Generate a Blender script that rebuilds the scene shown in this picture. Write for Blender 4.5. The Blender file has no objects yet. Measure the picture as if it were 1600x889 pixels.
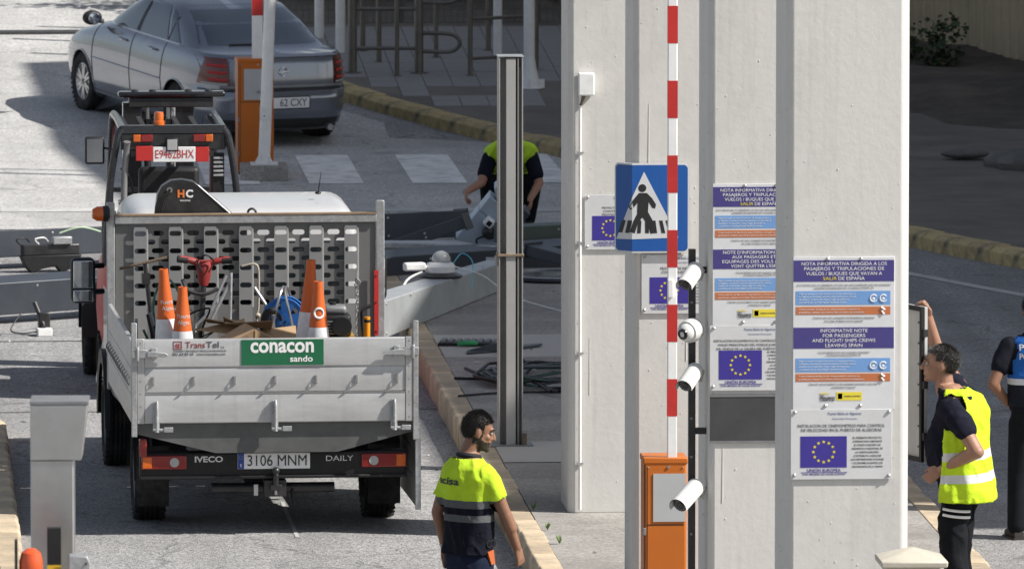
import bpy, bmesh, math, random
from mathutils import Vector, Matrix, noise
from mathutils.bvhtree import BVHTree
R = math.radians
rnd = random.Random(7)
sc = bpy.context.scene
col = sc.collection

# ---------------------------------------------------------------- camera, sky, sun, exposure
cam_d = bpy.data.cameras.new('camera')
cam = bpy.data.objects.new('camera', cam_d); col.objects.link(cam)
cam.location = (0, 0, 8.72)
cam.rotation_euler = (R(90 - 5.53), 0, R(-3.74))
cam_d.sensor_width = 36.0
cam_d.lens = 15434 / 1600 * 36
cam_d.clip_end = 2000
cam_d.dof.use_dof = True; cam_d.dof.focus_distance = 67; cam_d.dof.aperture_fstop = 13
sc.camera = cam
SUN = Vector((0.70, -0.235, 0.70)).normalized()
world = bpy.data.worlds.new('World'); sc.world = world; world.use_nodes = True
wn = world.node_tree
sky = wn.nodes.new('ShaderNodeTexSky'); sky.sky_type = 'NISHITA'; sky.sun_disc = False
sky.sun_elevation = math.asin(SUN.z); sky.sun_rotation = math.atan2(SUN.x, SUN.y)
sky.dust_density = 1.5
hs_ = wn.nodes.new('ShaderNodeHueSaturation'); hs_.inputs['Saturation'].default_value = .6
wn.links.new(sky.outputs[0], hs_.inputs['Color']); wn.links.new(hs_.outputs[0], wn.nodes['Background'].inputs[0])
wn.nodes['Background'].inputs[1].default_value = 0.08
sun_d = bpy.data.lights.new('sun', 'SUN'); sun_d.energy = 5.0; sun_d.angle = R(0.5); sun_d.color = (1, .955, .89)
sun = bpy.data.objects.new('sun', sun_d); col.objects.link(sun)
sun.rotation_euler = SUN.to_track_quat('Z', 'Y').to_euler(); sun.location = SUN * 60
vs_ = sc.view_settings
vs_.view_transform = 'Standard'; vs_.look = 'None'; vs_.exposure = 0.48; vs_.gamma = 1; vs_.use_curve_mapping = False
sc.cycles.max_bounces = 6

# ---------------------------------------------------------------- helpers
def srgb(h):
    h = h.lstrip('#'); out = []
    for i in (0, 2, 4):
        c = int(h[i:i + 2], 16) / 255
        out.append(c / 12.92 if c <= .04045 else ((c + .055) / 1.055) ** 2.4)
    return tuple(out)

MATS = {}
def mat(n, c=(.5, .5, .5), r=.6, m=0., v=.12, vs=5., b=0., bs=60., dirt=None, da=.35, ds=3., coat=0., spec=.5,
        em=None, es=0., tr=0., stretch=None, streak=0., bd=.01, fleck=0., dr=(.45, .72), rand=0., tracks=0., cracks=0.):
    """procedural principled material: tone variation, blotchy dirt, streaks, fine relief"""
    if n in MATS: return MATS[n]
    M = bpy.data.materials.new(n); M.use_nodes = True; MATS[n] = M
    t = M.node_tree; N = t.nodes; L = t.links
    p = N['Principled BSDF']
    p.inputs['Roughness'].default_value = r; p.inputs['Metallic'].default_value = m
    p.inputs['Coat Weight'].default_value = coat; p.inputs['Specular IOR Level'].default_value = spec
    p.inputs['Coat Roughness'].default_value = .06
    if tr: p.inputs['Transmission Weight'].default_value = tr
    tc = N.new('ShaderNodeTexCoord'); vec = tc.outputs['Object']
    if stretch:
        mp = N.new('ShaderNodeMapping'); mp.inputs['Scale'].default_value = stretch
        L.new(vec, mp.inputs[0]); vec = mp.outputs[0]
    def noi(s, d=5., rr=.6, vv=None):
        q = N.new('ShaderNodeTexNoise'); q.inputs['Scale'].default_value = s; q.inputs['Detail'].default_value = d
        q.inputs['Roughness'].default_value = rr; L.new(vv or vec, q.inputs['Vector']); return q.outputs['Fac']
    def ramp(src, a, bb, ca=(0, 0, 0, 1), cb=(1, 1, 1, 1)):
        q = N.new('ShaderNodeValToRGB'); q.color_ramp.elements[0].position = a; q.color_ramp.elements[1].position = bb
        q.color_ramp.elements[0].color = ca; q.color_ramp.elements[1].color = cb; L.new(src, q.inputs[0]); return q.outputs[0]
    def mix(f, a, bb, mode='MIX'):
        q = N.new('ShaderNodeMix'); q.data_type = 'RGBA'; q.blend_type = mode
        for i, x in ((0, f), (6, a), (7, bb)):
            if isinstance(x, bpy.types.NodeSocket): L.new(x, q.inputs[i])
            else: q.inputs[i].default_value = x if i == 0 else (*x[:3], 1)
        return q.outputs[2]
    lo = tuple(max(0, x * (1 - v)) for x in c); hi = tuple(min(1, x * (1 + v)) for x in c)
    cc = mix(ramp(noi(vs), .3, .7), lo, hi)
    if fleck:
        vo = N.new('ShaderNodeTexVoronoi'); vo.inputs['Scale'].default_value = bs; L.new(vec, vo.inputs['Vector'])
        sp = N.new('ShaderNodeSeparateColor'); L.new(vo.outputs['Color'], sp.inputs[0])
        cc = mix(fleck, cc, ramp(sp.outputs[0], 0., 1., (0, 0, 0, 1), (1, 1, 1, 1)), 'OVERLAY')
    if rand:
        oi = N.new('ShaderNodeObjectInfo'); mr_ = N.new('ShaderNodeMapRange'); mr_.inputs[3].default_value = 1 - rand; mr_.inputs[4].default_value = 1 + rand
        L.new(oi.outputs['Random'], mr_.inputs[0]); hv = N.new('ShaderNodeHueSaturation'); L.new(mr_.outputs[0], hv.inputs['Value']); L.new(cc, hv.inputs['Color']); cc = hv.outputs[0]
    if tracks:      # polished wheel tracks and drip stains running along the lane
        mp = N.new('ShaderNodeMapping'); mp.inputs['Scale'].default_value = (1.5, .05, 1); L.new(tc.outputs['Object'], mp.inputs[0])
        a = N.new('ShaderNodeMath'); a.operation = 'MULTIPLY'; a.inputs[1].default_value = tracks
        L.new(ramp(noi(1., 5, .65, mp.outputs[0]), .42, .68), a.inputs[0]); cc = mix(a.outputs[0], cc, tuple(x * .5 for x in c))
        a = N.new('ShaderNodeMath'); a.operation = 'MULTIPLY'; a.inputs[1].default_value = tracks * 1.3
        L.new(ramp(noi(1.7, 3, .5), .64, .74), a.inputs[0]); cc = mix(a.outputs[0], cc, tuple(x * .35 for x in c))
    if cracks:
        wv = N.new('ShaderNodeTexNoise'); wv.inputs['Scale'].default_value = 1.3; wv.inputs['Detail'].default_value = 6; L.new(vec, wv.inputs['Vector'])
        ad = N.new('ShaderNodeVectorMath'); ad.operation = 'ADD'; L.new(vec, ad.inputs[0]); L.new(wv.outputs['Color'], ad.inputs[1])
        vo = N.new('ShaderNodeTexVoronoi'); vo.feature = 'DISTANCE_TO_EDGE'; vo.inputs['Scale'].default_value = .33; L.new(ad.outputs[0], vo.inputs['Vector'])
        cc = mix(ramp(vo.outputs['Distance'], .002, .006, (cracks,) * 3 + (1,), (0, 0, 0, 1)), cc, tuple(x * .25 for x in c))
    if dirt:
        a = N.new('ShaderNodeMath'); a.operation = 'MULTIPLY'; a.inputs[1].default_value = da
        L.new(ramp(noi(ds, 8, .7), *dr), a.inputs[0]); cc = mix(a.outputs[0], cc, dirt)
    if streak:
        mp = N.new('ShaderNodeMapping'); mp.inputs['Scale'].default_value = (14, 14, .5); L.new(tc.outputs['Object'], mp.inputs[0])
        a = N.new('ShaderNodeMath'); a.operation = 'MULTIPLY'; a.inputs[1].default_value = streak
        L.new(ramp(noi(1.2, 4, .6, mp.outputs[0]), .52, .8), a.inputs[0]); cc = mix(a.outputs[0], cc, tuple(x * .35 for x in c))
    L.new(cc, p.inputs['Base Color'])
    rr = N.new('ShaderNodeMapRange'); rr.inputs[3].default_value = max(.02, r - .08); rr.inputs[4].default_value = min(1, r + .1)
    L.new(noi(vs * 2.3), rr.inputs[0])
    if v > .001: L.new(rr.outputs[0], p.inputs['Roughness'])
    if b:
        bp = N.new('ShaderNodeBump'); bp.inputs['Strength'].default_value = b; bp.inputs['Distance'].default_value = bd
        L.new(noi(bs, 4, .6), bp.inputs['Height']); L.new(bp.outputs[0], p.inputs['Normal'])
    if em:
        p.inputs['Emission Color'].default_value = (*em, 1); p.inputs['Emission Strength'].default_value = es
    return M

class MB:
    def __init__(s): s.v = []; s.f = []; s.m = []; s.cur = 0
    def add(s, vs, fs):
        o = len(s.v); s.v += [tuple(x) for x in vs]; s.f += [tuple(i + o for i in f) for f in fs]; s.m += [s.cur] * len(fs); return s
    def box(s, x0, x1, y0, y1, z0, z1):
        return s.add([(x0, y0, z0), (x1, y0, z0), (x1, y1, z0), (x0, y1, z0), (x0, y0, z1), (x1, y0, z1), (x1, y1, z1), (x0, y1, z1)],
                     [(0, 3, 2, 1), (4, 5, 6, 7), (0, 1, 5, 4), (1, 2, 6, 5), (2, 3, 7, 6), (3, 0, 4, 7)])
    def prism(s, pts, ax, a, b):
        """polygon pts (u,v) extruded along axis: x:(y,z) y:(x,z) z:(x,y)"""
        def P(u, v, w): return {'x': (w, u, v), 'y': (u, w, v), 'z': (u, v, w)}[ax]
        n = len(pts); vs = [P(u, v, a) for u, v in pts] + [P(u, v, b) for u, v in pts]
        fs = [tuple(range(n)), tuple(range(2 * n - 1, n - 1, -1))] + [((i + 1) % n, i, i + n, (i + 1) % n + n) for i in range(n)]
        return s.add(vs, fs)
    def rings(s, rs, caps=True, closed=False):
        n = len(rs[0]); vs = [p for r in rs for p in r]; fs = []
        m = len(rs)
        for j in range(m if closed else m - 1):
            k = (j + 1) % m
            for i in range(n): fs.append((j * n + i, j * n + (i + 1) % n, k * n + (i + 1) % n, k * n + i))
        if caps and not closed: fs += [tuple(range(n - 1, -1, -1)), tuple(range((m - 1) * n, m * n))]
        return s.add(vs, fs)
    def tube(s, path, r, n=8, caps=True, closed=False):
        path = [Vector(p) for p in path]; m = len(path); rs = []; up = None
        for i, p in enumerate(path):
            a = path[(i - 1) % m] if (closed or i > 0) else p; b = path[(i + 1) % m] if (closed or i < m - 1) else p
            t = (b - a).normalized()
            if up is None: up = Vector((0, 0, 1)) if abs(t.z) < .9 else Vector((1, 0, 0))
            u = t.cross(up)
            u = u.normalized() if u.length > 1e-5 else t.orthogonal().normalized()
            w = u.cross(t).normalized(); up = w
            q = r[i] if isinstance(r, (list, tuple)) else r
            rs.append([p + u * math.cos(k * math.tau / n) * q + w * math.sin(k * math.tau / n) * q for k in range(n)])
        return s.rings(rs, caps, closed)
    def cyl(s, p0, p1, r0, r1=None, n=16): return s.tube([p0, p1], [r0, r0 if r1 is None else r1], n)
    def lathe(s, prof, o=(0, 0, 0), ax='z', n=24, caps=True):
        rs = []
        for r, h in prof:
            ring = []
            for k in range(n):
                a = k * math.tau / n; u, v = r * math.cos(a), r * math.sin(a)
                q = {'z': (u, v, h), 'y': (u, h, v), 'x': (h, u, v)}[ax]; ring.append((q[0] + o[0], q[1] + o[1], q[2] + o[2]))
            rs.append(ring)
        return s.rings(rs, caps)
    def sph(s, c, r, n=12, m=8):
        if not isinstance(r, (tuple, list)): r = (r, r, r)
        rs = []
        for j in range(m + 1):
            t = math.pi * j / m; t = min(max(t, .02), math.pi - .02)
            rs.append([(c[0] + r[0] * math.sin(t) * math.cos(k * math.tau / n), c[1] + r[1] * math.sin(t) * math.sin(k * math.tau / n), c[2] - r[2] * math.cos(t)) for k in range(n)])
        return s.rings(rs)
    def xf(s, M, i0=0):
        for i in range(i0, len(s.v)): s.v[i] = tuple(M @ Vector(s.v[i]))
        return s
    def build(s, name, mats, parent=None, bev=0., seg=2, ang=35, smooth=True, loc=None, rot=None, mods=True):
        me = bpy.data.meshes.new(name); me.from_pydata(s.v, [], s.f)
        for q in (mats if isinstance(mats, (list, tuple)) else [mats]): me.materials.append(q)
        me.polygons.foreach_set('material_index', s.m)
        bm = bmesh.new(); bm.from_mesh(me); bmesh.ops.recalc_face_normals(bm, faces=bm.faces); bm.to_mesh(me); bm.free()
        if smooth: me.shade_smooth(); me.set_sharp_from_angle(angle=R(ang))
        o = bpy.data.objects.new(name, me); col.objects.link(o); o.parent = parent
        if loc: o.location = loc
        if rot: o.rotation_euler = rot
        if bev:
            q = o.modifiers.new('bevel', 'BEVEL'); q.width = bev; q.segments = seg; q.limit_method = 'ANGLE'; q.angle_limit = R(ang)
            q.harden_normals = False
        return o

def tag(o, label=None, cat=None, group=None, kind=None):
    if label: o['label'] = label
    if cat: o['category'] = cat
    if group: o['group'] = group
    if kind: o['kind'] = kind
    return o
def thing(name, loc, rz, label, cat, group=None, rot=None):
    o = bpy.data.objects.new(name, None); col.objects.link(o); o.location = loc
    o.rotation_euler = rot or (0, 0, rz); o.empty_display_size = .2
    return tag(o, label, cat, group, 'thing')
def copy_tree(o, parent=None):
    c = o.copy(); col.objects.link(c); c.parent = parent
    for ch in list(o.children): copy_tree(ch, c)
    return c
def link_copy(o, parent, loc, rot=(0, 0, 0), scale=(1, 1, 1)):
    c = o.copy(); col.objects.link(c); c.parent = parent; c.location = loc; c.rotation_euler = rot; c.scale = scale; return c
def applied(o):
    """bake an object's modifiers into its mesh"""
    dg = bpy.context.evaluated_depsgraph_get(); dg.update()
    me = bpy.data.meshes.new_from_object(o.evaluated_get(dg)); o.modifiers.clear(); o.data = me; return o
def text(s, size, m, parent, loc, rot=(R(90), 0, 0), bold=0., align='CENTER', sx=1., name='lettering', ext=.0008, shear=0., sp=1., wid=None, lsp=1.):
    cu = bpy.data.curves.new(name, 'FONT'); cu.body = s; cu.size = size; cu.align_x = align; cu.align_y = 'CENTER'
    cu.offset = bold * size; cu.extrude = ext; cu.shear = shear; cu.space_character = sp; cu.space_line = lsp; cu.resolution_u = 3
    o = bpy.data.objects.new('tmp', cu); me = bpy.data.meshes.new_from_object(o); bpy.data.objects.remove(o)
    if wid:
        xs = [v.co.x for v in me.vertices]; sx = wid / max(1e-6, max(xs) - min(xs))
    for v in me.vertices: v.co.x *= sx
    me.materials.clear(); me.materials.append(m)
    t = bpy.data.objects.new(name, me); col.objects.link(t); t.parent = parent; t.location = loc; t.rotation_euler = rot
    return t
def smoothpath(pts, k=6, closed=False):
    P = [Vector(p) for p in pts]; n = len(P); out = []
    for i in range(n if closed else n - 1):
        a, b, c, d = (P[(i - 1) % n] if (closed or i) else P[i]), P[i], P[(i + 1) % n], (P[(i + 2) % n] if (closed or i + 2 < n) else P[(i + 1) % n])
        for j in range(k):
            t = j / k
            out.append(.5 * ((2 * b) + (c - a) * t + (2 * a - 5 * b + 4 * c - d) * t * t + (3 * b - a - 3 * c + d) * t ** 3))
    if not closed: out.append(P[-1])
    return out
def slots(mb, x0, x1, rows, pitch, hw, hh, rowh, z0, y, stag, th, gap=None):
    """plate in the xz plane at y with rows of stadium-shaped holes (real openings with thickness)"""
    n = 20
    for rI in range(rows):
        zc = z0 + (rI + .5) * rowh; off = (stag if rI % 2 else 0)
        xs = x0 + off; cells = []
        if off: mb.box(x0, x0 + off, y, y + th, zc - rowh / 2, zc + rowh / 2)
        while xs + pitch <= x1 + 1e-6: cells.append(xs); xs += pitch
        if xs < x1 - 1e-4: mb.box(xs, x1, y, y + th, zc - rowh / 2, zc + rowh / 2)
        for cx0 in cells:
            cx = cx0 + pitch / 2; inn = []; out = []
            for k in range(n):
                a = (k + .5) * math.tau / n; c, s_ = math.cos(a), math.sin(a)
                rr = hh; inn.append((cx + (hw - hh) * (1 if c > 0 else -1) + rr * c, zc + rr * s_))
                q = min((pitch / 2) / max(abs(c), 1e-6), (rowh / 2) / max(abs(s_), 1e-6)); out.append([cx + q * c, zc + q * s_])
            # square corners
            for sx_ in (-1, 1):
                for sz_ in (-1, 1):
                    k = min(range(n), key=lambda i: (out[i][0] - cx - sx_ * pitch / 2) ** 2 + (out[i][1] - zc - sz_ * rowh / 2) ** 2)
                    out[k] = [cx + sx_ * pitch / 2, zc + sz_ * rowh / 2]
            vs = [(a, y, b) for a, b in out] + [(a, y, b) for a, b in inn] + [(a, y + th, b) for a, b in inn] + [(a, y + th, b) for a, b in out]
            fs = []
            for k in range(n):
                l = (k + 1) % n
                fs += [(k, l, n + l, n + k), (n + k, n + l, 2 * n + l, 2 * n + k), (2 * n + k, 2 * n + l, 3 * n + l, 3 * n + k)]
            mb.add(vs, fs)
    return mb

# ---------------------------------------------------------------- materials
asph = mat('asphalt', (.315, .312, .312), .88, v=.16, vs=.5, b=.9, bs=70, dirt=(.17, .17, .175), da=.5, ds=.35, bd=.016, fleck=.55, tracks=.5, cracks=.6)
conc = mat('island_concrete', (.30, .285, .265), .9, v=.14, vs=1.1, b=.5, bs=55, dirt=(.15, .14, .13), da=.55, ds=1.3, fleck=.25)
conc_l = mat('pale_concrete', (.46, .44, .41), .88, v=.1, vs=2, b=.35, bs=50, dirt=(.25, .24, .22), da=.4, ds=2.)
kerbm = mat('cream_kerb', (.50, .40, .275), .85, v=.14, vs=2.2, b=.4, bs=45, dirt=(.17, .15, .13), da=.75, ds=4., rand=.16)
kerby = mat('yellow_kerb', (.50, .385, .185), .85, v=.2, vs=2.5, b=.5, bs=30, dirt=(.09, .085, .075), da=.9, ds=3., rand=.22)
roadpaint = mat('road_paint', (.52, .52, .50), .8, v=.1, vs=2, b=.5, bs=70, dirt=(.25, .25, .25), da=.8, ds=4., bd=.01, dr=(.42, .68))
zebrapaint = mat('zebra_paint', (.80, .80, .78), .75, v=.06, vs=3, b=.5, bs=70, dirt=(.42, .415, .41), da=.8, ds=3.5, bd=.01, dr=(.44, .66))
white_wall = mat('white_wall_paint', (.63, .615, .585), .62, v=.05, vs=1.1, b=.16, bs=22, dirt=(.40, .39, .375), da=.55, ds=1.1, streak=.22, bd=.010)
white = mat('white_paint', (.78, .78, .77), .45, v=.03, vs=6, dirt=(.4, .38, .35), da=.3, ds=9)
black = mat('black_plastic', (.014, .014, .015), .5, spec=.35, v=.2, vs=12, b=.15, bs=200)
blackm = mat('black_metal', (.02, .02, .022), .32, v=.25, vs=9, dirt=(.1, .095, .09), da=.35, ds=6)
blackgloss = mat('black_gloss', (.012, .012, .014), .16, v=.2, vs=9, coat=.4)
rubber = mat('rubber', (.022, .022, .023), .85, spec=.2, v=.25, vs=9, b=.3, bs=120, dirt=(.11, .10, .09), da=.5, ds=5)
alu = mat('brushed_aluminium', (.50, .503, .505), .42, .5, v=.10, vs=2.2, dirt=(.33, .315, .295), da=.35, ds=1.6, stretch=(1, 1, 4), b=.10, bs=5, streak=.24, bd=.02, rand=.05)
galv = mat('galvanised_steel', (.42, .43, .44), .48, .6, v=.14, vs=9, dirt=(.22, .215, .21), da=.5, ds=4., fleck=.12, bs=50)
galvd = mat('dull_galvanised_steel', (.24, .245, .25), .55, .45, v=.15, vs=5, dirt=(.13, .13, .13), da=.5, ds=4.)
steel = mat('stainless_steel', (.5, .5, .5), .3, .9, v=.08, vs=4, dirt=(.3, .29, .28), da=.35, ds=3)
greym = mat('grey_sheet', (.20, .205, .21), .5, .3, v=.12, vs=4, dirt=(.1, .1, .1), da=.4, ds=3)
orange = mat('orange_paint', (.50, .135, .018), .42, v=.07, vs=3, dirt=(.3, .1, .03), da=.3, ds=6)
redp = mat('red_paint', (.50, .028, .024), .4, v=.08, vs=4, dirt=(.22, .02, .02), da=.3, ds=5)
white_r = mat('white_reflective', (.80, .80, .80), .35, v=.03, vs=8, dirt=(.5, .49, .47), da=.25, ds=5)

# ---------------------------------------------------------------- the setting
def gz(y):
    t = max(0., min(y, 126.) - 105.)
    return .055 * t * min(1, t / 2.)
g = MB()
def gx(x): return max(0., min(1., (9.5 - x) / 1.5))
ys = [-40, 20, 60, 90, 100, 105, 105.5, 106, 106.5, 107, 108, 110, 114, 118, 122, 126, 140, 200, 420]; xs = [-220, -60, -10, 0, 4, 8, 9.5, 16, 60, 220]
vv = [(x, y, gz(y) * gx(x)) for y in ys for x in xs]; nx = len(xs)
g.add(vv, [(j * nx + i, j * nx + i + 1, (j + 1) * nx + i + 1, (j + 1) * nx + i) for j in range(len(ys) - 1) for i in range(nx - 1)])
ground = tag(g.build('ground', asph), 'worn grey asphalt of the port lanes', kind='structure')

# --- raised concrete island between the lanes
island = MB().box(4.77, 7.57, 40, 89.4, 0, .196).build('island_pavement', conc); tag(island, 'raised concrete island carrying the white columns', kind='structure')
for (x0, x1, y0, y1, m) in [(4.775, 5.9, 73.95, 75.3, conc_l), (4.775, 7.56, 81.6, 83.4, conc_l)]:
    MB().box(x0, x1, y0, y1, .19, .202).build('concrete_slab', m, island)
MB().box(4.775, 7.56, 73.93, 73.95, .19, .1985).build('joint', black, island)
def kerbblock(L=.64, w=.18, h=.2, m=kerbm, name='kerb_stone'):
    b = MB().prism([(0, -.05), (w, -.05), (w, h), (.025, h), (0.004, h - .025)], 'y', .007, L - .007)
    return b.build(name, m, bev=.008)
kb = kerbblock(); kb.parent = island; first = True
def kerbrow(par, x, y0, y1, flip=False, L=.64):
    global first
    y = y0
    while y < y1:
        loc = (x + rnd.uniform(-.006, .006), y, rnd.uniform(-.006, .004)); rot = (0, rnd.uniform(-.012, .012), rnd.uniform(-.006, .006))
        if flip: loc = (x + rnd.uniform(-.006, .006), y + L, loc[2]); rot = (0, rot[1], math.pi + rot[2])
        if first: kb.location = loc; kb.rotation_euler = rot; first = False
        else: link_copy(kb, par, loc, rot)
        y += L
kerbrow(island, 4.59, 57.5, 89.2); kerbrow(island, 7.75, 60, 80, True)
left_island = MB().box(-6, .89, 40, 77.4, 0, .146).build('left_island_pavement', conc); tag(left_island, 'narrow concrete island at the left edge of the lane', kind='structure')
kerbrow(left_island, 1.07, 60, 77.2, True)
for c in left_island.children: c.location.z -= .05
# rounded nose of the left island
b = MB(); b.lathe([(.0, -.05), (1.0, -.05), (1.0, .13), (.97, .15), (.0, .15)], (0.07, 77.4, 0), n=40); b.build('kerb_nose', kerbm, left_island)
lightroad = mat('light_worn_road', (.46, .455, .445), .85, v=.12, vs=.8, b=.7, bs=60, dirt=(.27, .265, .26), da=.5, ds=.6, bd=.012, fleck=.4, tracks=.35, cracks=.5)
rq = MB(); ys2 = [y for y in ys if 95 < y <= 140]; ys2[0:0] = [95.6]; V_ = []
for y in ys2:
    xr = 11. if y < 98 else 9.2 if y < 101 else 8.3 if y < 104 else 6.9 if y < 106 else 5.6 if y < 108 else 5.2
    V_ += [(x, y, gz(y) * gx(x) + .0022) for x in (-60, 0, 4, xr)]
rq.add(V_, [(j * 4 + i, j * 4 + i + 1, j * 4 + i + 5, j * 4 + i + 4) for j in range(len(ys2) - 1) for i in range(3)])
tag(rq.build('road', lightroad), 'paler worn road surface beyond the fallen gantry', kind='structure')
# paint
def stripe(name, pts, z=.004, m=roadpaint, parent=ground):
    return MB().add([(x, y, z + gz(y) + (.003 if y > 95 else 0)) for x, y in pts], [tuple(range(len(pts)))]).build(name, m, parent, smooth=False)
for i in range(-1, 4):
    x = 4.50 + i * 1.06
    if x < 8.4: stripe('zebra_stripe', [(x, 100.6), (x + .56, 100.6), (x + .56, 104.1), (x, 104.1)], m=zebrapaint)
stripe('stop_line', [(1.3, 97.6), (8, 97.2), (8, 97.6), (1.3, 98.0)]); stripe('lane_line', [(4.75, 93.4), (4.87, 93.4), (4.87, 97), (4.75, 97)])
stripe('lane_line', [(3.42, 105.5), (3.56, 105.5), (5.3, 109.5), (5.1, 109.5)])
stripe('lane_line', [(3.07, 71.0), (3.10, 71.0), (3.08, 73.2), (3.05, 73.2)])
# dark expansion joint crossing the lane far up, tyre polished tar bands
MB().box(-3, 4.6, 114.75, 115.2, gz(115) - .05, gz(115) + .012).build('expansion_joint', mat('dark_joint', (.03, .03, .032), .8, v=.5, vs=14, b=.6, bs=30), ground)
for y0, w in ((85.0, .05), (79.4, .035), (95.6, .05)): stripe('tar_joint', [(0, y0), (4.59, y0 + .05), (4.59, y0 + w + .05), (0, y0 + w)], .003, mat('tar', (.03, .03, .032), .7, v=.4, vs=5))
# --- blown leaves and grit
lt = MB(); q_ = random.Random(4)
for k in range(150):
    if k % 2: x, y, z = q_.uniform(4.85, 7.5), q_.uniform(62, 88), .2005
    else: x, y, z = q_.choice([4.52, 1.18, 4.4, q_.uniform(1.2, 4.5)]) + q_.gauss(0, .05), q_.uniform(58, 96), .003
    a = q_.uniform(0, 6.28); L = q_.uniform(.012, .04); u = Vector((math.cos(a), math.sin(a), 0)) * L; w = Vector((-u.y, u.x, 0)) * .45; c_ = Vector((x, y, z)); h_ = Vector((0, 0, q_.uniform(.003, .014)))
    lt.cur = k % 3; lt.add([c_ - u, c_ - w + h_, c_ + u + h_ * .5, c_ + w], [(0, 1, 2, 3)])
tag(lt.build('fallen_leaves', [mat('dry_leaf', (.16, .11, .05), .8, v=.3), mat('grit', (.10, .095, .09), .9), mat('paper_scrap', (.5, .49, .46), .8)], smooth=False), 'dry leaves and grit blown along the kerbs', kind='stuff')
# --- far pavement with its curved yellow kerb
KC = [(4.2, 121), (4.45, 113.5), (4.85, 110.3), (5.25, 108.83), (5.92, 107.12), (6.53, 105.96), (7.35, 103.57), (8.6, 98.0), (9.9, 93.4), (10.73, 91.1), (12.4, 87.2), (15.5, 82.5), (22, 77)]
kc = [p.xy for p in smoothpath([(x, y, 0) for x, y in KC], 10)]
poly = [(p.x + .1, p.y + .02) for p in kc] + [(60, 77), (60, 123)]
pv = MB(); n = len(poly)
q_ = poly[:-2]; n = len(q_)
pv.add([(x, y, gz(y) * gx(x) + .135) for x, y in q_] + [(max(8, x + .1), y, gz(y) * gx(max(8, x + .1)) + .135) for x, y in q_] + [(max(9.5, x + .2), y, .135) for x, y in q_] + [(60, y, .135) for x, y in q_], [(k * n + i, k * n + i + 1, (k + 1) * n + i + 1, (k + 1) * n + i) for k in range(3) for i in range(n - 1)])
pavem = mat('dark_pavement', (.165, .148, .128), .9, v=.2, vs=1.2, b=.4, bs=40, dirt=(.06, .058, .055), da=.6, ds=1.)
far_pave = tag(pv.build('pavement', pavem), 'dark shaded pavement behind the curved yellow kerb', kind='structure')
# kerb stones along the curve, each its own length of the arc
acc = [0]
for a, b_ in zip(kc, kc[1:]): acc.append(acc[-1] + (b_ - a).length)
def onk(s):
    for i in range(len(acc) - 1):
        if acc[i + 1] >= s:
            t = (s - acc[i]) / (acc[i + 1] - acc[i]); return kc[i].lerp(kc[i + 1], t)
    return kc[-1]
s = 0.; proto = None
while s < acc[-1] - 2:
    a, b_ = onk(s), onk(s + .72); d = b_ - a; rz = math.atan2(d.y, d.x)
    if proto is None:
        proto = MB().prism([(-.03, -.06), (.22, -.06), (.22, .15), (.035, .15), (-.02, .11)], 'x', .003, .714).build('kerb_stone', kerby, far_pave, bev=.008); c = proto
    else: c = link_copy(proto, far_pave, (0, 0, 0))
    c.location = (a.x, a.y, gz(a.y) + rnd.uniform(-.012, .012)); c.rotation_euler = (rnd.uniform(-.02, .02), -math.atan2(gz(b_.y) - gz(a.y), .72), rz)
    s += .72
# square paving slabs by the turnstile
tile = mat('paving_slab', (.27, .265, .26), .88, v=.12, vs=2, b=.3, bs=40, dirt=(.13, .125, .12), da=.6, ds=2.)
pt = None
for i in range(13):
    for j in range(17):
        x, y = 4.95 + i * .305, 107.3 + j * .405
        q = min(kc, key=lambda p: abs(p.y - y))
        if x < q.x + .25 or (5.9 < x < 6.9 and 108.1 < y < 108.9) or (x > 7.1 and y < 109): continue
        if pt is None: pt = MB().box(0, .299, 0, .398, -.03, .01).build('paving_slab', tile, far_pave, bev=.004); c = pt
        else: c = link_copy(pt, far_pave, (0, 0, 0))
        c.location = (x, y, gz(y) + .137 + rnd.uniform(-.002, .004)); c.rotation_euler = (math.atan(.055), 0, 0)
# edge line of the side road
off = []
for i in range(len(kc) - 1):
    d = (kc[i + 1] - kc[i]).normalized(); nrm = Vector((d.y, -d.x)); off.append((kc[i] - Vector((-nrm.x, -nrm.y)) * 0 + nrm * 1.2))
L_ = [p for p in off if p.y < 96]
for i in range(len(L_) - 1):
    d = (L_[i + 1] - L_[i]).normalized(); nn = Vector((d.y, -d.x)) * .07
    stripe('edge_line', [tuple(L_[i] - nn), tuple(L_[i + 1] - nn), tuple(L_[i + 1] + nn), tuple(L_[i] + nn)])
# --- earth bank on the right
eb = MB(); nxx, nyy = 46, 40; vv = []
for j in range(nyy):
    for i in range(nxx):
        x = 9.0 + i * .2; y = 95 + j * .6
        k = min(1, max(0, (y - (107 - (x - 9) * .9)) / 6)); k = k * k * (3 - 2 * k)
        k2 = min(1, max(0, (x - 9.3) / 1.2)); h = .10 + k * .10 + k * k2 * (.06 + noise.noise((x * .6, y * .6, 2)) * .16 + noise.noise((x * 2.2, y * 2.2, 5)) * .06 + noise.noise((x * 6, y * 6, 5)) * .025) - (1 - k2) * .25
        vv.append((x, y, h))
eb.add(vv, [(j * nxx + i, j * nxx + i + 1, (j + 1) * nxx + i + 1, (j + 1) * nxx + i) for j in range(nyy - 1) for i in range(nxx - 1)])
soil = mat('dark_soil', (.10, .082, .066), .95, v=.35, vs=1.6, b=.9, bs=14, dirt=(.03, .028, .026), da=.7, ds=1.2, bd=.05)
tag(eb.build('earth_bank', soil), 'dark bare earth bank on the right', kind='structure')
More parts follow.
